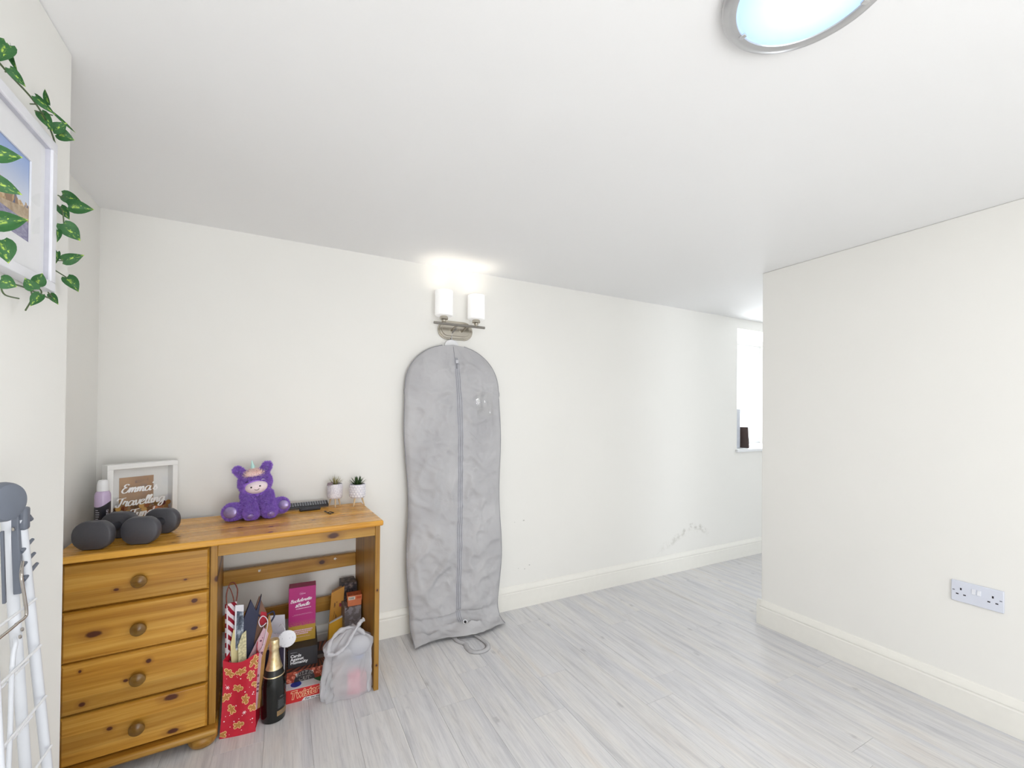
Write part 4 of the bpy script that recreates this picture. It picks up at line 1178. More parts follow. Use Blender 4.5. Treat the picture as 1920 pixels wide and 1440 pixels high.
MB().tube(catmull([(-.080, -.036, .215), (-.070, -.020, .252), (-.040, .0, .278), (.0, .01, .286), (.04, .0, .280), (.070, -.015, .255)], 8), .010, 12, rfun=lambda u: .0078 + .002 * math.sin(u * 17) + .0014 * math.sin(u * 43)).build('gathered_rim', M_FILM, pbg)
MB().ellipsoid((.044, -.016, .215), (.050, .028, .044), None, 24, 14).build('side_bulge', M_FILM, pbg)
def inner(name, label, cat, p, build, mat):
    t = thing(name, label, cat, p, R(-6)); build().build('body', mat, t, bevel=.004, seg=2); return t
pk = inner('pink_pouch', 'pink pouch showing through the lower part of the plastic bag', 'pouch', (.276, 1.985, .008), lambda: MB().box(-.020, .034, -.014, .016, 0, .105), plain('pink_fabric', (236, 70, 110), 0.6))
inner('red_pack', 'red packet showing through the right side of the plastic bag', 'packet', (.322, 1.992, .008), lambda: MB().box(-.008, .014, -.016, .016, 0, .09), plain('red_packet_film', (206, 50, 70), 0.4))
inner('blue_tub', 'blue tub showing through the top of the plastic bag', 'tub', (.300, 2.000, .150), lambda: MB().lathe([(.022, 0), (.026, .01), (.026, .05), (.02, .06)], 24), plain('blue_tub_plastic', (70, 120, 200), 0.4))
inner('brown_paper_pack', 'brown paper packet showing through the left of the plastic bag', 'packet', (.226, 1.998, .006), lambda: MB().box(-.026, .018, -.010, .010, 0, .150), plain('brown_packet_paper', (176, 150, 140), 0.7))

# ------------------------------------------------------------------ garment bag on its hanger
m = N('grey_nonwoven', 0.55, 0, (196, 195, 197), 0.3)
cr = m.noise(6, 4, 0.5, 1.4); fine = m.noise(900, 1)
m.base(m.ramp(m.noise(4, 2), [(0.3, (183, 182, 185)), (0.7, (198, 197, 199))]))
bl_ = m.math('ADD', m.math('MULTIPLY', cr, 1.0), m.math('MULTIPLY', fine, 0.012))
m.bump(bl_, 0.30, 0.03); M_BAG = m.mat
M_PIPE = plain('grey_binding', (150, 150, 155), 0.6)
M_ZIP = plain('grey_zip', (164, 165, 172), 0.5)
gbx, gby = 0.864, 2.30
gm = thing('garment_bag', 'long grey zipped garment bag hanging from the wall light to the floor', 'garment bag', (gbx, gby, 0))
TOP = 1.622
def spine(s):
    """s: distance down from the top (0..1.72). returns centre x, y, z in the bag frame"""
    drop = 1.52
    if s < drop:
        u = s / drop
        return (.004 + .034 * u - .012 * u * u, .088 - .050 * u ** 2 - .012 * math.sin(PI * u), TOP - s)
    t = s - drop                     # curls forward on the floor
    a = min(t / .085, PI / 2)
    y0 = .038
    if t / .085 < PI / 2:
        return (.026, y0 - .085 * (1 - math.cos(a)), TOP - drop - .085 * math.sin(a))
    return (.026, y0 - .085 - (t - .085 * PI / 2), TOP - drop - .085)
LEN = 1.70
def half_w(s):
    r = .262
    if s < r:
        q = 1 - (r - s) / r
        return max(.004, .285 * math.sqrt(max(0, 1 - (1 - q) ** 2.15)))
    base = .285 + .004 * math.sin(s * 5)
    return base - .012 * max(0, (s - 1.1)) / .4 + (.012 * (s - 1.5) / .2 if s > 1.5 else 0)
def wr(x, z, sd=0.0):
    """cloth creases"""
    p = Vector((x * 5.5 + sd, z * 3.2, sd))
    n1 = noise.noise(p)
    n2 = 1 - abs(noise.noise(Vector((x * 9 + z * 4 + sd, z * 8 - x * 4, sd + 4)))) * 2
    n3 = 1 - abs(noise.noise(Vector((x * 16 - z * 9, z * 14 + sd, sd + 9)))) * 2
    n4 = 1 - abs(noise.noise(Vector((x * 5 - z * 3 + 7, z * 4.5 + x * 6, sd + 2)))) * 2
    return .016 * n1 + .022 * max(0, n2 - .35) + .012 * max(0, n3 - .45) + .020 * max(0, n4 - .55)
def bag_pt(u, v, side):
    s = v * LEN
    cx, cy, cz = spine(s)
    hw = half_w(s)
    x = (u * 2 - 1)
    edge = max(0.0, 1 - x * x) ** .5
    topf = min(1, s / .12)
    th = (.030 + .012 * math.sin(s * 2.2)) * edge * topf
    if s > 1.52: th *= .55
    tail = max(0.0, min(1, (LEN - s) / .06))
    th *= .15 + .85 * tail
    w = wr(x * hw, s, 0.0) * edge ** .6 * topf * (.3 + .7 * tail) * (.4 + .6 * min(1, abs(x) / .22))
    # bulging, uneven hem and a wavy outline
    wav = .006 * math.sin(s * 9 + (3 if x > 0 else 0)) * abs(x) ** 3 * (1 if s > .3 else 0)
    px = cx + x * hw + wav + (.008 * math.sin(s * 3.3) * (1 - abs(x)))
    if x > 0: px -= .026 * x * max(0, min(1, (s - 1.25) / .40))
    if side > 0:
        d = th * .8 + w
    else:
        d = -th * .25
    t = max(0, s - 1.52)
    k = min(t / (.085 * PI / 2), 1) * PI / 2
    ny, nz = -math.cos(k), math.sin(k)
    hem = .020 * math.sin(x * 4.2 + .6) * max(0, (s - 1.56) / .14)
    xx = px
    yy = cy + ny * d - hem * (1 if k > 1 else .3)
    zz = cz + nz * d
    zz += .016 * max(0, math.sin(x * 6 + 1.0)) * max(0, min(1, (s - 1.45) / .12)) * tail if side > 0 else 0
    return (xx, yy, max(zz, .0035 if side > 0 else .002))
body = MB()
body.grid(lambda u, v: bag_pt(u, v, 1), 56, 170)
nA = 57 * 171
body.grid(lambda u, v: bag_pt(u, v, -1), 56, 60, flip=True)
body.build('bag_body', M_BAG, gm, smooth=60)
for u in (0.0, 1.0):
    MB().tube([bag_pt(u, .004 + .99 * i / 120, 1) for i in range(121)], .0026, 8).build('edge_binding', M_PIPE, gm)
def zp(v, du=0.0, up=.002):
    s = v * LEN
    u = .512 + du + .012 * math.sin(s * 2.1) * .5
    p = bag_pt(u, v, 1)
    return (p[0], p[1] - up, p[2] + (up if s > 1.55 else 0))
zs = [.045 + (.945 - .045) * i / 110 for i in range(111)]
tape = MB()
vs = []
for v in zs:
    vs += [zp(v, -.030, .0012), zp(v, -.010, .0022), zp(v, .010, .0022), zp(v, .030, .0012)]
tape.add(vs, [(4 * i + j, 4 * i + j + 1, 4 * i + j + 5, 4 * i + j + 4) for i in range(110) for j in range(3)])
tape.build('zip_tape', plain('grey_zip_tape', (186, 186, 192), 0.6), gm, smooth=60)
for du in (-.019, .019):
    MB().tube([zp(v, du, .0030) for v in zs], .0013, 6).build('zip_seam', M_PIPE, gm)
MB().tube([zp(v, 0, .0040) for v in zs], .0022, 8).build('zip_teeth', M_ZIP, gm)
MB().tube([zp(.006 + .042 * i / 12, -.019, .0022) for i in range(13)], .0012, 6).build('centre_seam', M_PIPE, gm)
p = zp(.063, 0, .006)
MB().box(p[0] - .008, p[0] + .008, p[1] - .002, p[1] + .002, p[2] - .002, p[2] + .016).build('zip_stop', plain('pale_zip_stop', (214, 214, 220), 0.5), gm, bevel=.001)
MB().box(p[0] - .004, p[0] + .004, p[1] - .004, p[1] - .001, p[2] - .034, p[2] - .004).build('zip_pull', plain('metal_pull', (120, 120, 128), 0.3, 0.8), gm, bevel=.0015)
# clear card window on the right breast
def patch(u0, u1, v0, v1, up, mat, name):
    mb = MB()
    def f(a, b):
        q = bag_pt(u0 + (u1 - u0) * a, v0 + (v1 - v0) * b, 1); return (q[0], q[1] - up, q[2])
    mb.grid(f, 10, 12); return mb.build(name, mat, gm, smooth=60)
g = N('clear_pvc', 0.08, 0, (255, 255, 255))
tr = g.n('ShaderNodeBsdfTransparent'); gl = g.n('ShaderNodeBsdfGlossy'); gl.inputs['Roughness'].default_value = 0.06
mx = g.n('ShaderNodeMixShader'); mx.inputs[0].default_value = 0.16
g.bump(g.noise(22, 2), .5, .01)
g.l(g.b.inputs['Normal'].links[0].from_socket, gl.inputs['Normal'])
g.l(tr.outputs[0], mx.inputs[1]); g.l(gl.outputs[0], mx.inputs[2]); g.l(mx.outputs[0], g.out.inputs[0])
patch(.70, .90, .160, .240, .004, g.mat, 'clear_pocket')
# grommet on the tab at the foot, carrying loop on the floor
gv = .955
p = zp(gv, -.0, .006)
p = (p[0] + .020, p[1], p[2])
gn = Vector((0, -.75, .66)).to_track_quat('Z', 'Y').to_matrix().to_4x4()
GT = Matrix.Translation(p) @ gn
MB().lathe([(.0075, 0), (.013, .0), (.0135, .0015), (.0115, .003), (.0085, .0028), (.0075, .001)], 28, GT, cap=False).build('grommet', plain('white_grommet', (232, 232, 236), 0.35), gm)
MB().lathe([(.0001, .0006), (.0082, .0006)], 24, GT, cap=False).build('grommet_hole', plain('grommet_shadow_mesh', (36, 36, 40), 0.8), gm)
lp = catmull([(-.030, -.062, .006), (-.022, -.110, .004), (.000, -.150, .004), (-.004, -.190, .004), (.006, -.238, .004), (.040, -.258, .004), (.085, -.246, .004), (.104, -.205, .004), (.098, -.150, .004), (.080, -.085, .006)], 8)
band = MB()
vs = []
for i, q in enumerate(lp):
    a, b = lp[max(i - 1, 0)], lp[min(i + 1, len(lp) - 1)]
    dx, dy = b[0] - a[0], b[1] - a[1]; L = math.hypot(dx, dy)
    nx, ny = -dy / L * .0125, dx / L * .0125
    h = .004 * noise.noise(Vector((i * .3, 0, 0))) + .002
    vs += [(q[0] + nx, q[1] + ny, q[2] + h), (q[0], q[1], q[2] + .006), (q[0] - nx, q[1] - ny, q[2] - .0015)]
band.add(vs, [(3 * i + j, 3 * i + j + 1, 3 * i + j + 4, 3 * i + j + 3) for i in range(len(lp) - 1) for j in range(2)])
band.build('carrying_loop', M_BAG, gm, smooth=60, solid=.003)
# white plastic hanger showing above the bag
hg = thing('clothes_hanger', 'white plastic hanger neck poking out above the grey garment bag', 'hanger', (.862, 2.400, TOP - .004))
MB().prism([(.042 * math.cos(PI * i / 16), .036 * math.sin(PI * i / 16)) for i in range(17)] + [(-.042, -.03), (.042, -.03)], -.004, .004, FRONT).build('shoulder', M_WHP, hg, bevel=.003)
MB().tube(catmull([(0, 0, .03), (0, 0, .055), (.004, -.004, .075), (.012, -.03, .092), (.008, -.052, .104)], 6), .0028, 10).build('hook', plain('chrome_hook', (190, 190, 194), 0.2, 1.0), hg)

# ------------------------------------------------------------------ twin wall light
M_NICK = plain('brushed_nickel', (190, 184, 172), 0.22, 1.0, var=0.03, scale=200)
M_NICKD = plain('nickel_bar', (150, 146, 140), 0.28, 1.0, var=0.03, scale=200)
wl = thing('wall_light', 'brushed nickel twin wall light with two frosted glass shades', 'wall light', (.888, YB, 1.710))
def stadium(hw, r, n=14):
    pts = [(hw - r + r * math.cos(-PI / 2 + PI * i / n), r * math.sin(-PI / 2 + PI * i / n)) for i in range(n + 1)]
    return pts + [(-hw + r + r * math.cos(PI / 2 + PI * i / n), r * math.sin(PI / 2 + PI * i / n)) for i in range(n + 1)]
pl = MB()
for (hw, r, d0, d1) in ((.108, .055, 0, .010), (.100, .047, .010, .016), (.086, .034, .016, .020)):
    pl.prism(stadium(hw, r), d0, d1, FRONT)
pl.build('backplate', M_NICK, wl, bevel=.003)
for sx in (-.030, .034):
    MB().tube(catmull([(sx, -.018, -.004), (sx + .004, -.05, .004), (sx + .010, -.085, .015)], 6), .0055, 14).build('arm', M_NICK, wl)
MB().tube([(-.158, -.092, .017), (.150, -.092, .017)], .0072, 18).build('cross_bar', M_NICKD, wl)
m = N('frosted_glass_lit', 0.5, 0, (250, 250, 250))
m.b.inputs['Emission Color'].default_value = (1.0, 0.985, 0.96, 1)
m.b.inputs['Emission Strength'].default_value = 0.22
M_SHADE = m.mat
m = N('bulb_glow', 0.5, 0, (255, 250, 240)); m.b.inputs['Emission Color'].default_value = (1.0, 0.91, 0.77, 1); m.b.inputs['Emission Strength'].default_value = 14.0; M_BULB = m.mat
for sx in (-.100, .096):
    hd = MB().lathe([(.0055, .020), (.0055, .027), (.013, .0285), (.0135, .036), (.010, .038), (.021, .0395), (.0235, .042), (.0235, .052), (.020, .058)], 28, Matrix.Translation((sx, -.092, 0)))
    hd.build('lamp_holder', M_NICK, wl)
    sh = MB().lathe([(.012, .058), (.046, .060), (.0495, .064), (.0495, .198), (.0475, .200), (.0460, .198), (.0460, .066), (.012, .062)], 40, Matrix.Translation((sx, -.092, 0)), cap=False)
    so = sh.build('shade', M_SHADE, wl)
    MB().lathe([(.006, .062), (.012, .075), (.019, .100), (.020, .118), (.014, .134), (.0001, .140)], 20, Matrix.Translation((sx, -.092, 0))).build('bulb', M_BULB, so)

# ------------------------------------------------------------------ ceiling light
cl = thing('ceiling_light', 'round flush ceiling light with metal rim and bluish lit glass', 'ceiling light', (.903, .479, ZC))
MB().lathe([(.120, 0), (.1535, 0), (.1550, -.006), (.1545, -.012), (.1480, -.0185), (.1360, -.0200), (.1275, -.0185), (.1260, -.0150), (.1240, -.0120)], 72, cap=False).build('rim', plain('satin_chrome', (206, 206, 208), 0.3, 0.85, var=0.02), cl)
m = N('lit_opal_glass', 0.25, 0, (90, 110, 130))
m.b.inputs['Emission Color'].default_value = lin((186, 216, 252)); m.b.inputs['Emission Strength'].default_value = 0.55
tl = m.n('ShaderNodeBsdfTranslucent'); tl.inputs[0].default_value = (.5, .55, .6, 1)
ad = m.n('ShaderNodeAddShader'); m.l(m.b.outputs[0], ad.inputs[0]); m.l(tl.outputs[0], ad.inputs[1]); m.l(ad.outputs[0], m.out.inputs[0])
MB().lathe([(.1268, -.0160), (.10, -.0200), (.06, -.0228), (.0001, -.0240)], 64, cap=False).build('glass_disc', m.mat, cl)
MB().lathe([(.030, -.002), (.052, -.004), (.048, -.008), (.0001, -.009)], 32).build('led_plate', emissive('led_board', (236, 244, 255), 2.0), cl)
for a in (100, 220, 340):
    MB().box(.1190, .1330, -.005, .005, -.0225, -.0185, Matrix.Rotation(R(a), 4, 'Z')).build('clip', plain('chrome_clip', (220, 220, 222), 0.2, 0.9), cl, bevel=.001)
lamp = area_light('ceiling_light_lamp', (.903, .479, ZC - .030), (0, 0, -1), .2, .2, 4.0, (0.97, 0.985, 1.0), 'DISK')
lamp.data.spread = R(178)
lamp.parent = None

# ------------------------------------------------------------------ double socket
M_SOCK = plain('white_socket_plastic', (226, 230, 242), 0.3, var=0.01)
so = thing('double_socket', 'white double wall socket with two rocker switches on the partition', 'socket', (XR, .682, .500), R(-90))
MB().box(-.076, .076, -.010, 0, -.043, .043).build('face_plate', M_SOCK, so, bevel=.003, seg=3)
M_HOLE = plain('socket_slot', (40, 38, 46), 0.6); M_HOLE2 = plain('socket_mark', (128, 132, 146), 0.6)
for cx, tag in ((-.046, -1), (.046, 1)):
    for (dx, dz, w, h) in ((0, .011, .0052, .0090), (-.011, -.011, .0080, .0048), (.011, -.011, .0080, .0048)):
        MB().box(cx + dx - w / 2, cx + dx + w / 2, -.0104, -.0098, dz - h / 2, dz + h / 2).build('pin_slot', M_HOLE, so)
    MB().box(cx + tag * .022 - .0035, cx + tag * .022 + .0035, -.0104, -.0098, .001, .005).build('indicator', M_HOLE2, so)
for cx in (-.0075, .0075):
    MB().box(cx - .0056, cx + .0056, -.0145, -.0095, .001, .022, Matrix.Rotation(R(-5), 4, 'X')).build('rocker_switch', plain('rocker_white', (240, 242, 248), 0.3, var=0.01), so, bevel=.001)

# ------------------------------------------------------------------ window sill things
bx = thing('pale_grey_box', 'tall pale grey box standing at the left of the window sill', 'box', (3.552, 2.50, WZ0 + .0125), 0)
MB().box(0, .092, 0, .10, 0, .350).build('box', plain('pale_grey_card', (206, 210, 218), 0.6), bx, bevel=.002)
MB().box(-.0005, .0925, -.0005, .1005, .300, .3505).build('lid', plain('pale_grey_lid', (212, 216, 223), 0.6), bx, bevel=.002)
bk = thing('dark_photo_frame', 'dark brown photo frame leaning on the pale grey box', 'photo frame', (3.674, 2.515, WZ0 + .0125), R(8))
bk.rotation_euler = (0, R(-6), R(5))
MB().box(0, .016, -.07, .07, 0, .19).build('frame', plain('dark_brown_wood', (74, 58, 54), 0.5), bk, bevel=.002)
MB().box(.0155, .018, -.055, .055, .018, .172).build('picture', plain('grey_picture', (96, 92, 94), 0.4), bk)
pp = thing('folded_leaflet', 'thin folded leaflet lying on the window sill', 'leaflet', (3.86, 2.535, WZ0 + .0125), R(15))
MB().box(-.07, .09, -.05, .05, 0, .002).build('sheet', plain('leaflet_white', (222, 222, 226), 0.6), pp)
MB().box(.03, .09, -.05, .05, .004, .006, Matrix.Rotation(R(-5), 4, 'Y')).build('sheet', plain('leaflet_grey', (150, 150, 158), 0.6), pp)

# ------------------------------------------------------------------ framed seaside picture on the left wall (local x runs away from the wall edge along +Y)
pf = thing('framed_picture', 'white framed seaside town photograph with wide mount on the left wall', 'framed picture', (XL, .998, 1.470), R(90))
# local: x -> world +Y, y -> world -X (into the wall), z up; the frame stands proud towards -y
PWd, PHt = .272, .316
fr = MB()
for (x0, x1, z0, z1) in ((0, PWd, 0, .020), (0, PWd, PHt - .020, PHt), (0, .020, .020, PHt - .020), (PWd - .020, PWd, .020, PHt - .020)):
    fr.box(x0, x1, -.026, -.001, z0, z1)
fr.build('frame', plain('white_frame_lacquer', (238, 238, 244), 0.3, var=0.01), pf, bevel=.0015)
ln = MB()
for (x0, x1, z0, z1) in ((.018, PWd - .018, .018, .021), (.018, PWd - .018, PHt - .021, PHt - .018), (.018, .021, .021, PHt - .021), (PWd - .021, PWd - .018, .021, PHt - .021)):
    ln.box(x0, x1, -.0215, -.012, z0, z1)
ln.build('inner_lip', plain('grey_lip', (200, 200, 210), 0.4), pf)
mt = MB()
ax0, ax1, az0, az1 = .076, .198, .078, .240
for (x0, x1, z0, z1) in ((.02, PWd - .02, .02, az0), (.02, PWd - .02, az1, PHt - .02), (.02, ax0, az0, az1), (ax1, PWd - .02, az0, az1)):
    mt.box(x0, x1, -.014, -.011, z0, z1)
mt.build('mount', plain('white_mount_board', (244, 244, 246), 0.8, var=0.01), pf)
m = N('seaside_town_photo', 0.45, 0, (140, 150, 190))
s = m.sep()
sky = m.ramp(m.smooth(s[2], .15, .24), [(0.0, (216, 224, 242)), (1.0, (158, 184, 232))])
bl = m.n('ShaderNodeTexBrick'); bl.inputs['Scale'].default_value = 40; bl.offset = .37
m.l(m.mapping((1, 1, 1), rot=(R(90), 0, 0)), bl.inputs['Vector'])
vo = m.n('ShaderNodeTexVoronoi', distance='MANHATTAN'); vo.inputs['Scale'].default_value = 95; m.l(m.mapping((1.2, .01, .7)), vo.inputs['Vector'])
hs = m.n('ShaderNodeSeparateColor'); m.l(vo.outputs['Color'], hs.inputs[0])
town = m.ramp(hs.outputs[0], [(0.0, (84, 92, 128)), (0.25, (196, 160, 112)), (0.5, (214, 188, 148)), (0.72, (150, 116, 84)), (1.0, (122, 150, 186))], 'CONSTANT')
sand = m.ramp(m.noise(60, 4, .65), [(0.35, (166, 138, 104)), (0.65, (206, 186, 156))])
sea = m.ramp(m.noise(1, 3, .5, 0, m.mapping((80, 1, 260))), [(0.35, (120, 116, 156)), (0.65, (164, 160, 186))])
hz = m.math('ADD', .158, m.math('MULTIPLY', m.math('SUBTRACT', m.noise(40, 3), .5), .05))
skyline = m.math('ADD', hz, m.math('MULTIPLY', m.math('SUBTRACT', .15, s[0]), .25))
c = m.mix(m.math('GREATER_THAN', s[2], .118), sea, sand)
c = m.mix(m.math('GREATER_THAN', s[2], m.math('ADD', .134, m.math('MULTIPLY', m.math('SUBTRACT', s[0], .137), .2))), c, town)
c = m.mix(m.math('GREATER_THAN', s[2], skyline), c, sky)
ter = m.math('LESS_THAN', s[0], m.math('ADD', .088, m.math('MULTIPLY', m.math('SUBTRACT', .24, s[2]), .05)))
c = m.mix(ter, c, m.mix(m.math('GREATER_THAN', s[2], .17), (176, 150, 110), (190, 190, 196)))
m.base(c)
MB().box(ax0 - .004, ax1 + .004, -.0105, -.009, az0 - .004, az1 + .004).build('photograph', m.mat, pf)
MB().add([(.02, -.0165, .02), (PWd - .02, -.0165, .02), (PWd - .02, -.0165, PHt - .02), (.02, -.0165, PHt - .02)], [(0, 1, 2, 3)]).build('glazing', M_GLASS, pf)

# ------------------------------------------------------------------ variegated ivy garland draped round the picture
m = N('variegated_ivy_leaf', 0.45, 0, (60, 110, 60), 0.4)
s = m.sep()
rib = m.math('ABSOLUTE', s[0])
blot = m.noise(5.5, 3, .6, .8)
line = m.math('MULTIPLY', m.math('SUBTRACT', 1.0, m.smooth(rib, .01, .12)), m.smooth(m.noise(4, 2), .48, .60))
spot = m.math('MULTIPLY', m.smooth(blot, .60, .66), m.math('SUBTRACT', 1.0, m.smooth(rib, .10, .30)))
c = m.mix(m.noise(3, 2), (34, 84, 44), (64, 116, 62))
c = m.mix(m.math('MAXIMUM', line, spot), c, (176, 206, 84))
m.base(c); m.bump(m.noise(14, 3), .15, .05); M_IVY = m.mat
M_STEM = plain('ivy_stem_plastic', (86, 104, 70), 0.55, var=0.1)
OUT = [(0, .24), (.07, .42), (.17, .50), (.30, .50), (.45, .46), (.60, .37), (.75, .24), (.88, .11), (.96, .035), (1, 0)]
def ivy_leaf(fold, curl, twist):
    """unit leaf: stem at origin, tip at y = 1, widest 1, folded along the midrib"""
    mb = MB(); vs = []
    for (y, w) in OUT:
        z0 = curl * (y - y * y) * 1.2
        tw = twist * (y - .4)
        back = -.10 * max(0, (.15 - y)) / .15 if y > 0 else -.10
        row = [(-w, y + (back if w > .2 else 0) * 1.0, z0 + fold * w - tw * w), (-w * .5, y + back * .3, z0 + fold * w * .45 - tw * w * .5), (0, y, z0), (w * .5, y + back * .3, z0 + fold * w * .45 + tw * w * .5), (w, y + (back if w > .2 else 0), z0 + fold * w + tw * w)]
        vs += row
    fs = [(5 * i + j, 5 * i + j + 1, 5 * i + j + 6, 5 * i + j + 5) for i in range(len(OUT) - 1) for j in range(4)]
    mb.add(vs, fs)
    return mb.mesh('leaf', M_IVY, 60)
IVY = [ivy_leaf(.30, .12, .1), ivy_leaf(.15, -.15, -.25), ivy_leaf(.45, .2, .25)]
LEAVES=[
 ((-0.425,1.057,1.845),(-0.439,1.051,1.804),0.027),
 ((-0.430,1.076,1.816),(-0.412,1.083,1.794),0.015),
 ((-0.430,1.080,1.857),(-0.422,1.083,1.815),0.011),
 ((-0.425,1.152,1.818),(-0.400,1.161,1.796),0.015),
 ((-0.430,1.238,1.837),(-0.398,1.249,1.811),0.006),
 ((-0.440,1.247,1.856),(-0.446,1.245,1.887),0.009),
 ((-0.440,1.213,1.820),(-0.424,1.219,1.790),0.021),
 ((-0.430,1.234,1.798),(-0.410,1.241,1.825),0.022),
 ((-0.430,1.256,1.805),(-0.405,1.264,1.802),0.027),
 ((-0.400,0.946,1.607),(-0.367,0.960,1.617),0.027),
 ((-0.400,0.947,1.571),(-0.367,0.961,1.558),0.024),
 ((-0.400,0.957,1.504),(-0.364,0.972,1.524),0.030),
 ((-0.405,0.998,1.493),(-0.397,1.001,1.457),0.029),
 ((-0.440,1.315,1.699),(-0.409,1.325,1.691),0.027),
 ((-0.430,1.314,1.676),(-0.390,1.327,1.682),0.030),
 ((-0.445,1.321,1.674),(-0.431,1.326,1.649),0.020),
 ((-0.430,1.290,1.627),(-0.404,1.299,1.597),0.034),
 ((-0.435,1.278,1.608),(-0.435,1.278,1.580),0.010),
 ((-0.435,1.282,1.562),(-0.437,1.281,1.535),0.010),
 ((-0.440,1.321,1.554),(-0.407,1.332,1.576),0.024),
 ((-0.440,1.343,1.523),(-0.421,1.349,1.493),0.027),
 ((-0.420,1.036,1.437),(-0.405,1.042,1.430),0.025),
 ((-0.405,1.105,1.440),(-0.416,1.101,1.459),0.021),
 ((-0.420,1.151,1.459),(-0.412,1.154,1.483),0.021),
 ((-0.415,1.158,1.443),(-0.428,1.154,1.417),0.018),
 ((-0.440,1.269,1.467),(-0.429,1.273,1.446),0.015),
]
STEMS=[
 [ (-0.435,1.175,1.451),(-0.435,1.179,1.437),(-0.435,1.156,1.409) ],
 [ (-0.435,1.075,1.431),(-0.435,1.088,1.422),(-0.435,1.132,1.426) ],
 [ (-0.435,1.274,1.519),(-0.435,1.328,1.519) ],
 [ (-0.435,1.273,1.540),(-0.435,1.308,1.551) ],
 [ (-0.435,1.280,1.683),(-0.435,1.303,1.689) ],
 [ (-0.435,1.278,1.661),(-0.435,1.301,1.659),(-0.435,1.310,1.633) ],
 [ (-0.435,1.160,1.805),(-0.435,1.186,1.821) ],
 [ (-0.435,1.178,1.803),(-0.435,1.248,1.837) ],
 [ (-0.435,1.192,1.466),(-0.435,1.214,1.461),(-0.435,1.214,1.453) ],
 [ (-0.435,1.243,1.465),(-0.435,1.259,1.460) ],
 [ (-0.435,1.076,1.808),(-0.435,1.092,1.824) ],
]


gar = thing('ivy_garland', 'artificial variegated ivy garland trailing round the framed picture', 'garland', (XL + .02, 1.15, 1.41))
GI = Matrix.Translation(gar.location).inverted()
ri = random.Random(3)
for k, (b, t, w) in enumerate(LEAVES):
    b, t = Vector(b), Vector(t)
    ydir = (t - b)
    L = max(ydir.length, .02)
    ydir.normalize()
    toc = (Vector((0, 0, EYE)) - b).normalized()
    nrm = (toc + Vector((ri.uniform(-.35, .35), ri.uniform(-.35, .35), ri.uniform(-.25, .35)))).normalized()
    zdir = (nrm - ydir * nrm.dot(ydir)).normalized()
    xdir = ydir.cross(zdir)
    Mx = Matrix(((xdir.x * w, ydir.x * L, zdir.x * L, b.x), (xdir.y * w, ydir.y * L, zdir.y * L, b.y), (xdir.z * w, ydir.z * L, zdir.z * L, b.z), (0, 0, 0, 1)))
    place(IVY[k % 3], 'leaf', gar, GI @ Mx)
for st in STEMS:
    MB().tube(catmull([tuple(GI @ Vector(q)) for q in st], 5), .0013, 7).build('stem', M_STEM, gar)
vine = [(-.438, .90, 1.80), (-.430, .96, 1.815), (-.436, 1.06, 1.812), (-.430, 1.16, 1.812), (-.436, 1.25, 1.80), (-.440, 1.284, 1.76), (-.446, 1.287, 1.68), (-.446, 1.283, 1.60), (-.446, 1.284, 1.52), (-.440, 1.27, 1.462), (-.432, 1.20, 1.452), (-.432, 1.12, 1.448), (-.436, 1.04, 1.435), (-.440, .94, 1.44)]
MB().tube(catmull([tuple(GI @ Vector(q)) for q in vine], 6), .0016, 8).build('vine', M_STEM, gar)
for b, t in (((-.432, .95, 1.60), (-.402, .946, 1.607)), ((-.43, .95, 1.57), (-.402, .947, 1.571)), ((-.43, .955, 1.50), (-.402, .957, 1.504)), ((-.43, .99, 1.50), (-.407, .998, 1.493))):
    MB().tube([tuple(GI @ Vector(b)), tuple(GI @ Vector(t))], .0012, 7).build('stem', M_STEM, gar)
MB().tube(catmull([tuple(GI @ Vector(q)) for q in ((-.438, .93, 1.80), (-.433, .94, 1.70), (-.434, .95, 1.60), (-.434, .953, 1.50), (-.436, .96, 1.44))], 6), .0015, 8).build('vine', M_STEM, gar)

# ------------------------------------------------------------------ folded clothes airer leaning on the left wall
M_TUBE = plain('white_enamel_tube', (222, 225, 231), 0.3, var=0.01)
M_WIRE = plain('white_coated_wire', (240, 241, 244), 0.35, var=0.01)
M_GREY = plain('blue_grey_plastic', (106, 112, 124), 0.4, var=0.04)
M_CHR = plain('chrome_wire', (190, 184, 178), 0.15, 1.0)
ar = thing('clothes_airer', 'folded white wire clothes airer with grey plastic hub against the left wall', 'clothes airer', (-.42, .90, 0))
AI = Matrix.Translation(ar.location).inverted()
def L3(*p): return tuple(AI @ Vector(p))
def lerp3(a, b, t): return tuple(a[i] + (b[i] - a[i]) * t for i in range(3))
def on_line(a, b, z): return lerp3(a, b, (a[2] - z) / (a[2] - b[2]))
W_A, W_B = (-.405, 1.072, 1.030), (-.405, 1.303, .004)
F_A, F_B = (-.418, 1.063, 1.040), (-.418, 1.227, .004)
V_A, V_B = (-.405, .40, 1.030), (-.405, .17, .004)
U_A, U_B = (-.418, .41, 1.040), (-.418, .25, .004)
def leg(a, b, r, name='leg'):
    MB().tube([L3(*a), L3(*b)], r, 16).build(name, M_TUBE, ar)
leg(W_A, W_B, .0078); leg(F_A, F_B, .0080); leg(U_A, U_B, .0080); leg(V_A, V_B, .0078)
leg((-.370, .893, 1.03), (-.370, 1.018, .004), .0052, 'inner_leg')
leg((-.370, .55, 1.03), (-.370, .43, .004), .0060, 'inner_leg')
for z in (.877, .783, .675, .564, .45, .34, .23, .12):
    a = on_line(W_A, W_B, z); b = on_line(V_A, V_B, z)
    MB().tube([L3(-.3945, a[1] - .004, z), L3(-.3945, b[1] + .004, z)], .0022, 8).build('drying_wire', M_WIRE, ar)
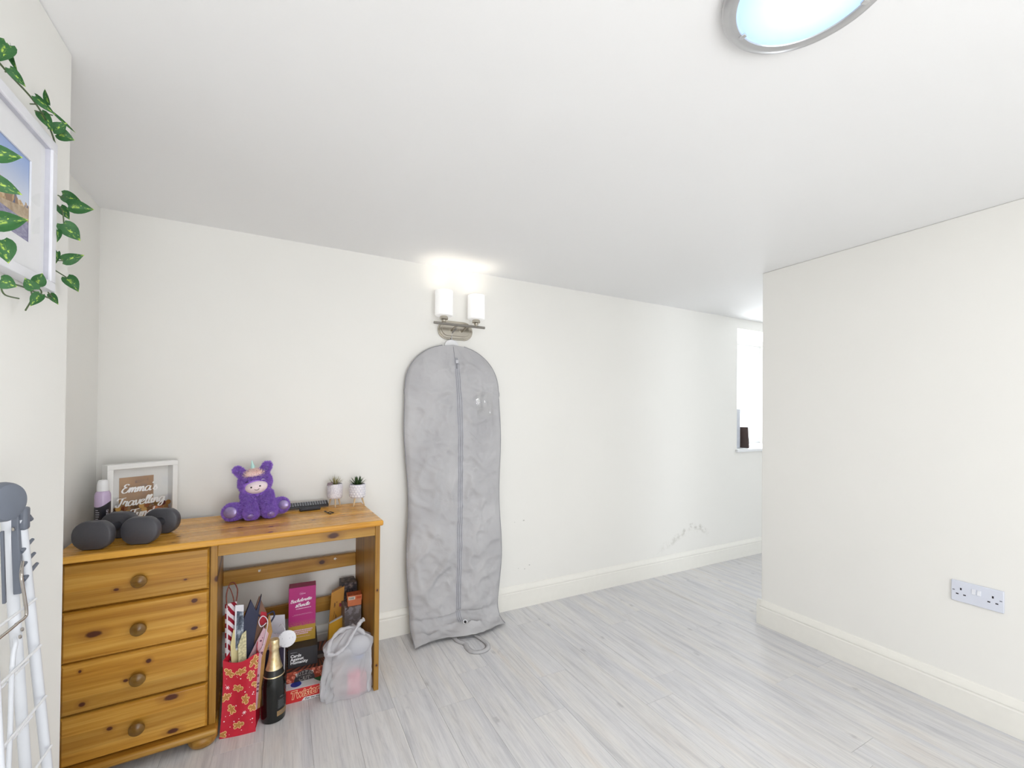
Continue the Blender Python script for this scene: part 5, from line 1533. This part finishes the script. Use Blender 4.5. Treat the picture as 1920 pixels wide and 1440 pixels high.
for z in (.761, .651, .53, .42, .31, .20, .10):
    a = on_line(F_A, F_B, z); b = on_line(U_A, U_B, z)
    MB().tube([L3(-.4075, a[1] + .006, z), L3(-.4075, b[1] - .006, z)], .0022, 8).build('drying_wire', M_WIRE, ar)
for z in (.64, .54, .44, .34, .24, .14):
    MB().tube([L3(-.362, .958 - (z - .64) * .12, z), L3(-.362, .50, z)], .0022, 8).build('drying_wire', M_WIRE, ar)
MB().tube(catmull([L3(-.405, 1.060, .828), L3(-.400, 1.050, .822), L3(-.400, 1.044, .806), L3(-.400, 1.040, .77), L3(-.400, 1.039, .70), L3(-.400, 1.034, .60), L3(-.400, 1.01, .30)], 5), .0034, 10).build('brace_rod', M_TUBE, ar)
MB().tube(catmull([L3(-.396, 1.058, .958), L3(-.388, 1.033, .940), L3(-.387, 1.041, .905), L3(-.387, 1.049, .874), L3(-.387, 1.044, .866), L3(-.387, 1.017, .866), L3(-.387, .972, .865), L3(-.387, .55, .864)], 6), .0023, 10).build('chrome_bail', M_CHR, ar)
# hub: rounded disc facing the room, saddle beneath, clip on the wall-side leg
HC = Matrix.Translation(L3(-.392, .990, 1.073)) @ Matrix.Rotation(R(62), 4, 'Z') @ Matrix.Rotation(R(90), 4, 'X')
MB().lathe([(.0001, .012), (.022, .0115), (.030, .009), (.0325, .004), (.0335, -.004), (.032, -.014), (.027, -.020), (.0001, -.021)], 40, HC, sx=.80, sy=.95).build('hub', M_GREY, ar)
MB().box(-.010, .010, -.008, .008, -.020, .020, Matrix.Translation(L3(-.405, 1.074, 1.030))).build('leg_clip', M_GREY, ar, bevel=.004)
MB().tube([L3(-.400, 1.082, 1.032), L3(-.400, 1.092, 1.024)], .0045, 12).build('clip_stud', M_GREY, ar)
st = MB().prism([(0, 0), (.008, -.002), (.026, -.142), (.014, -.142)], -.005, .005, Matrix.Translation(L3(-.408, 1.059, 1.040)) @ Matrix.Rotation(R(90), 4, 'Z') @ FRONT)
stp = st.build('hook_strip', M_GREY, ar, bevel=.0015)
for (y0, z0, y1, z1) in ((1.071, .972, 1.102, .986), (1.077, .947, 1.109, .959), (1.081, .920, 1.120, .937)):
    MB().tube([L3(-.404, y0, z0), L3(-.400, y1, z1)], .0032, 10, rfun=lambda u: .0042 - .0016 * u).build('hook', M_GREY, stp)
MB().box(-.002, .002, -.0028, .0028, -.062, .062, Matrix.Translation(L3(-.411, 1.037, .957)) @ Matrix.Rotation(R(5), 4, 'X')).build('side_strip', M_GREY, ar, bevel=.001)
for (y, z, x) in ((1.060, 1.015, -.4095), (1.095, .828, -.4095), (1.088, .818, -.4095)):
    MB().lathe([(.0036, 0), (.0036, .0016), (.0026, .0024), (.0001, .0024)], 16, Matrix.Translation(L3(x, y, z)) @ Matrix.Rotation(R(80), 4, 'Y')).build('rivet', M_CHR, ar)
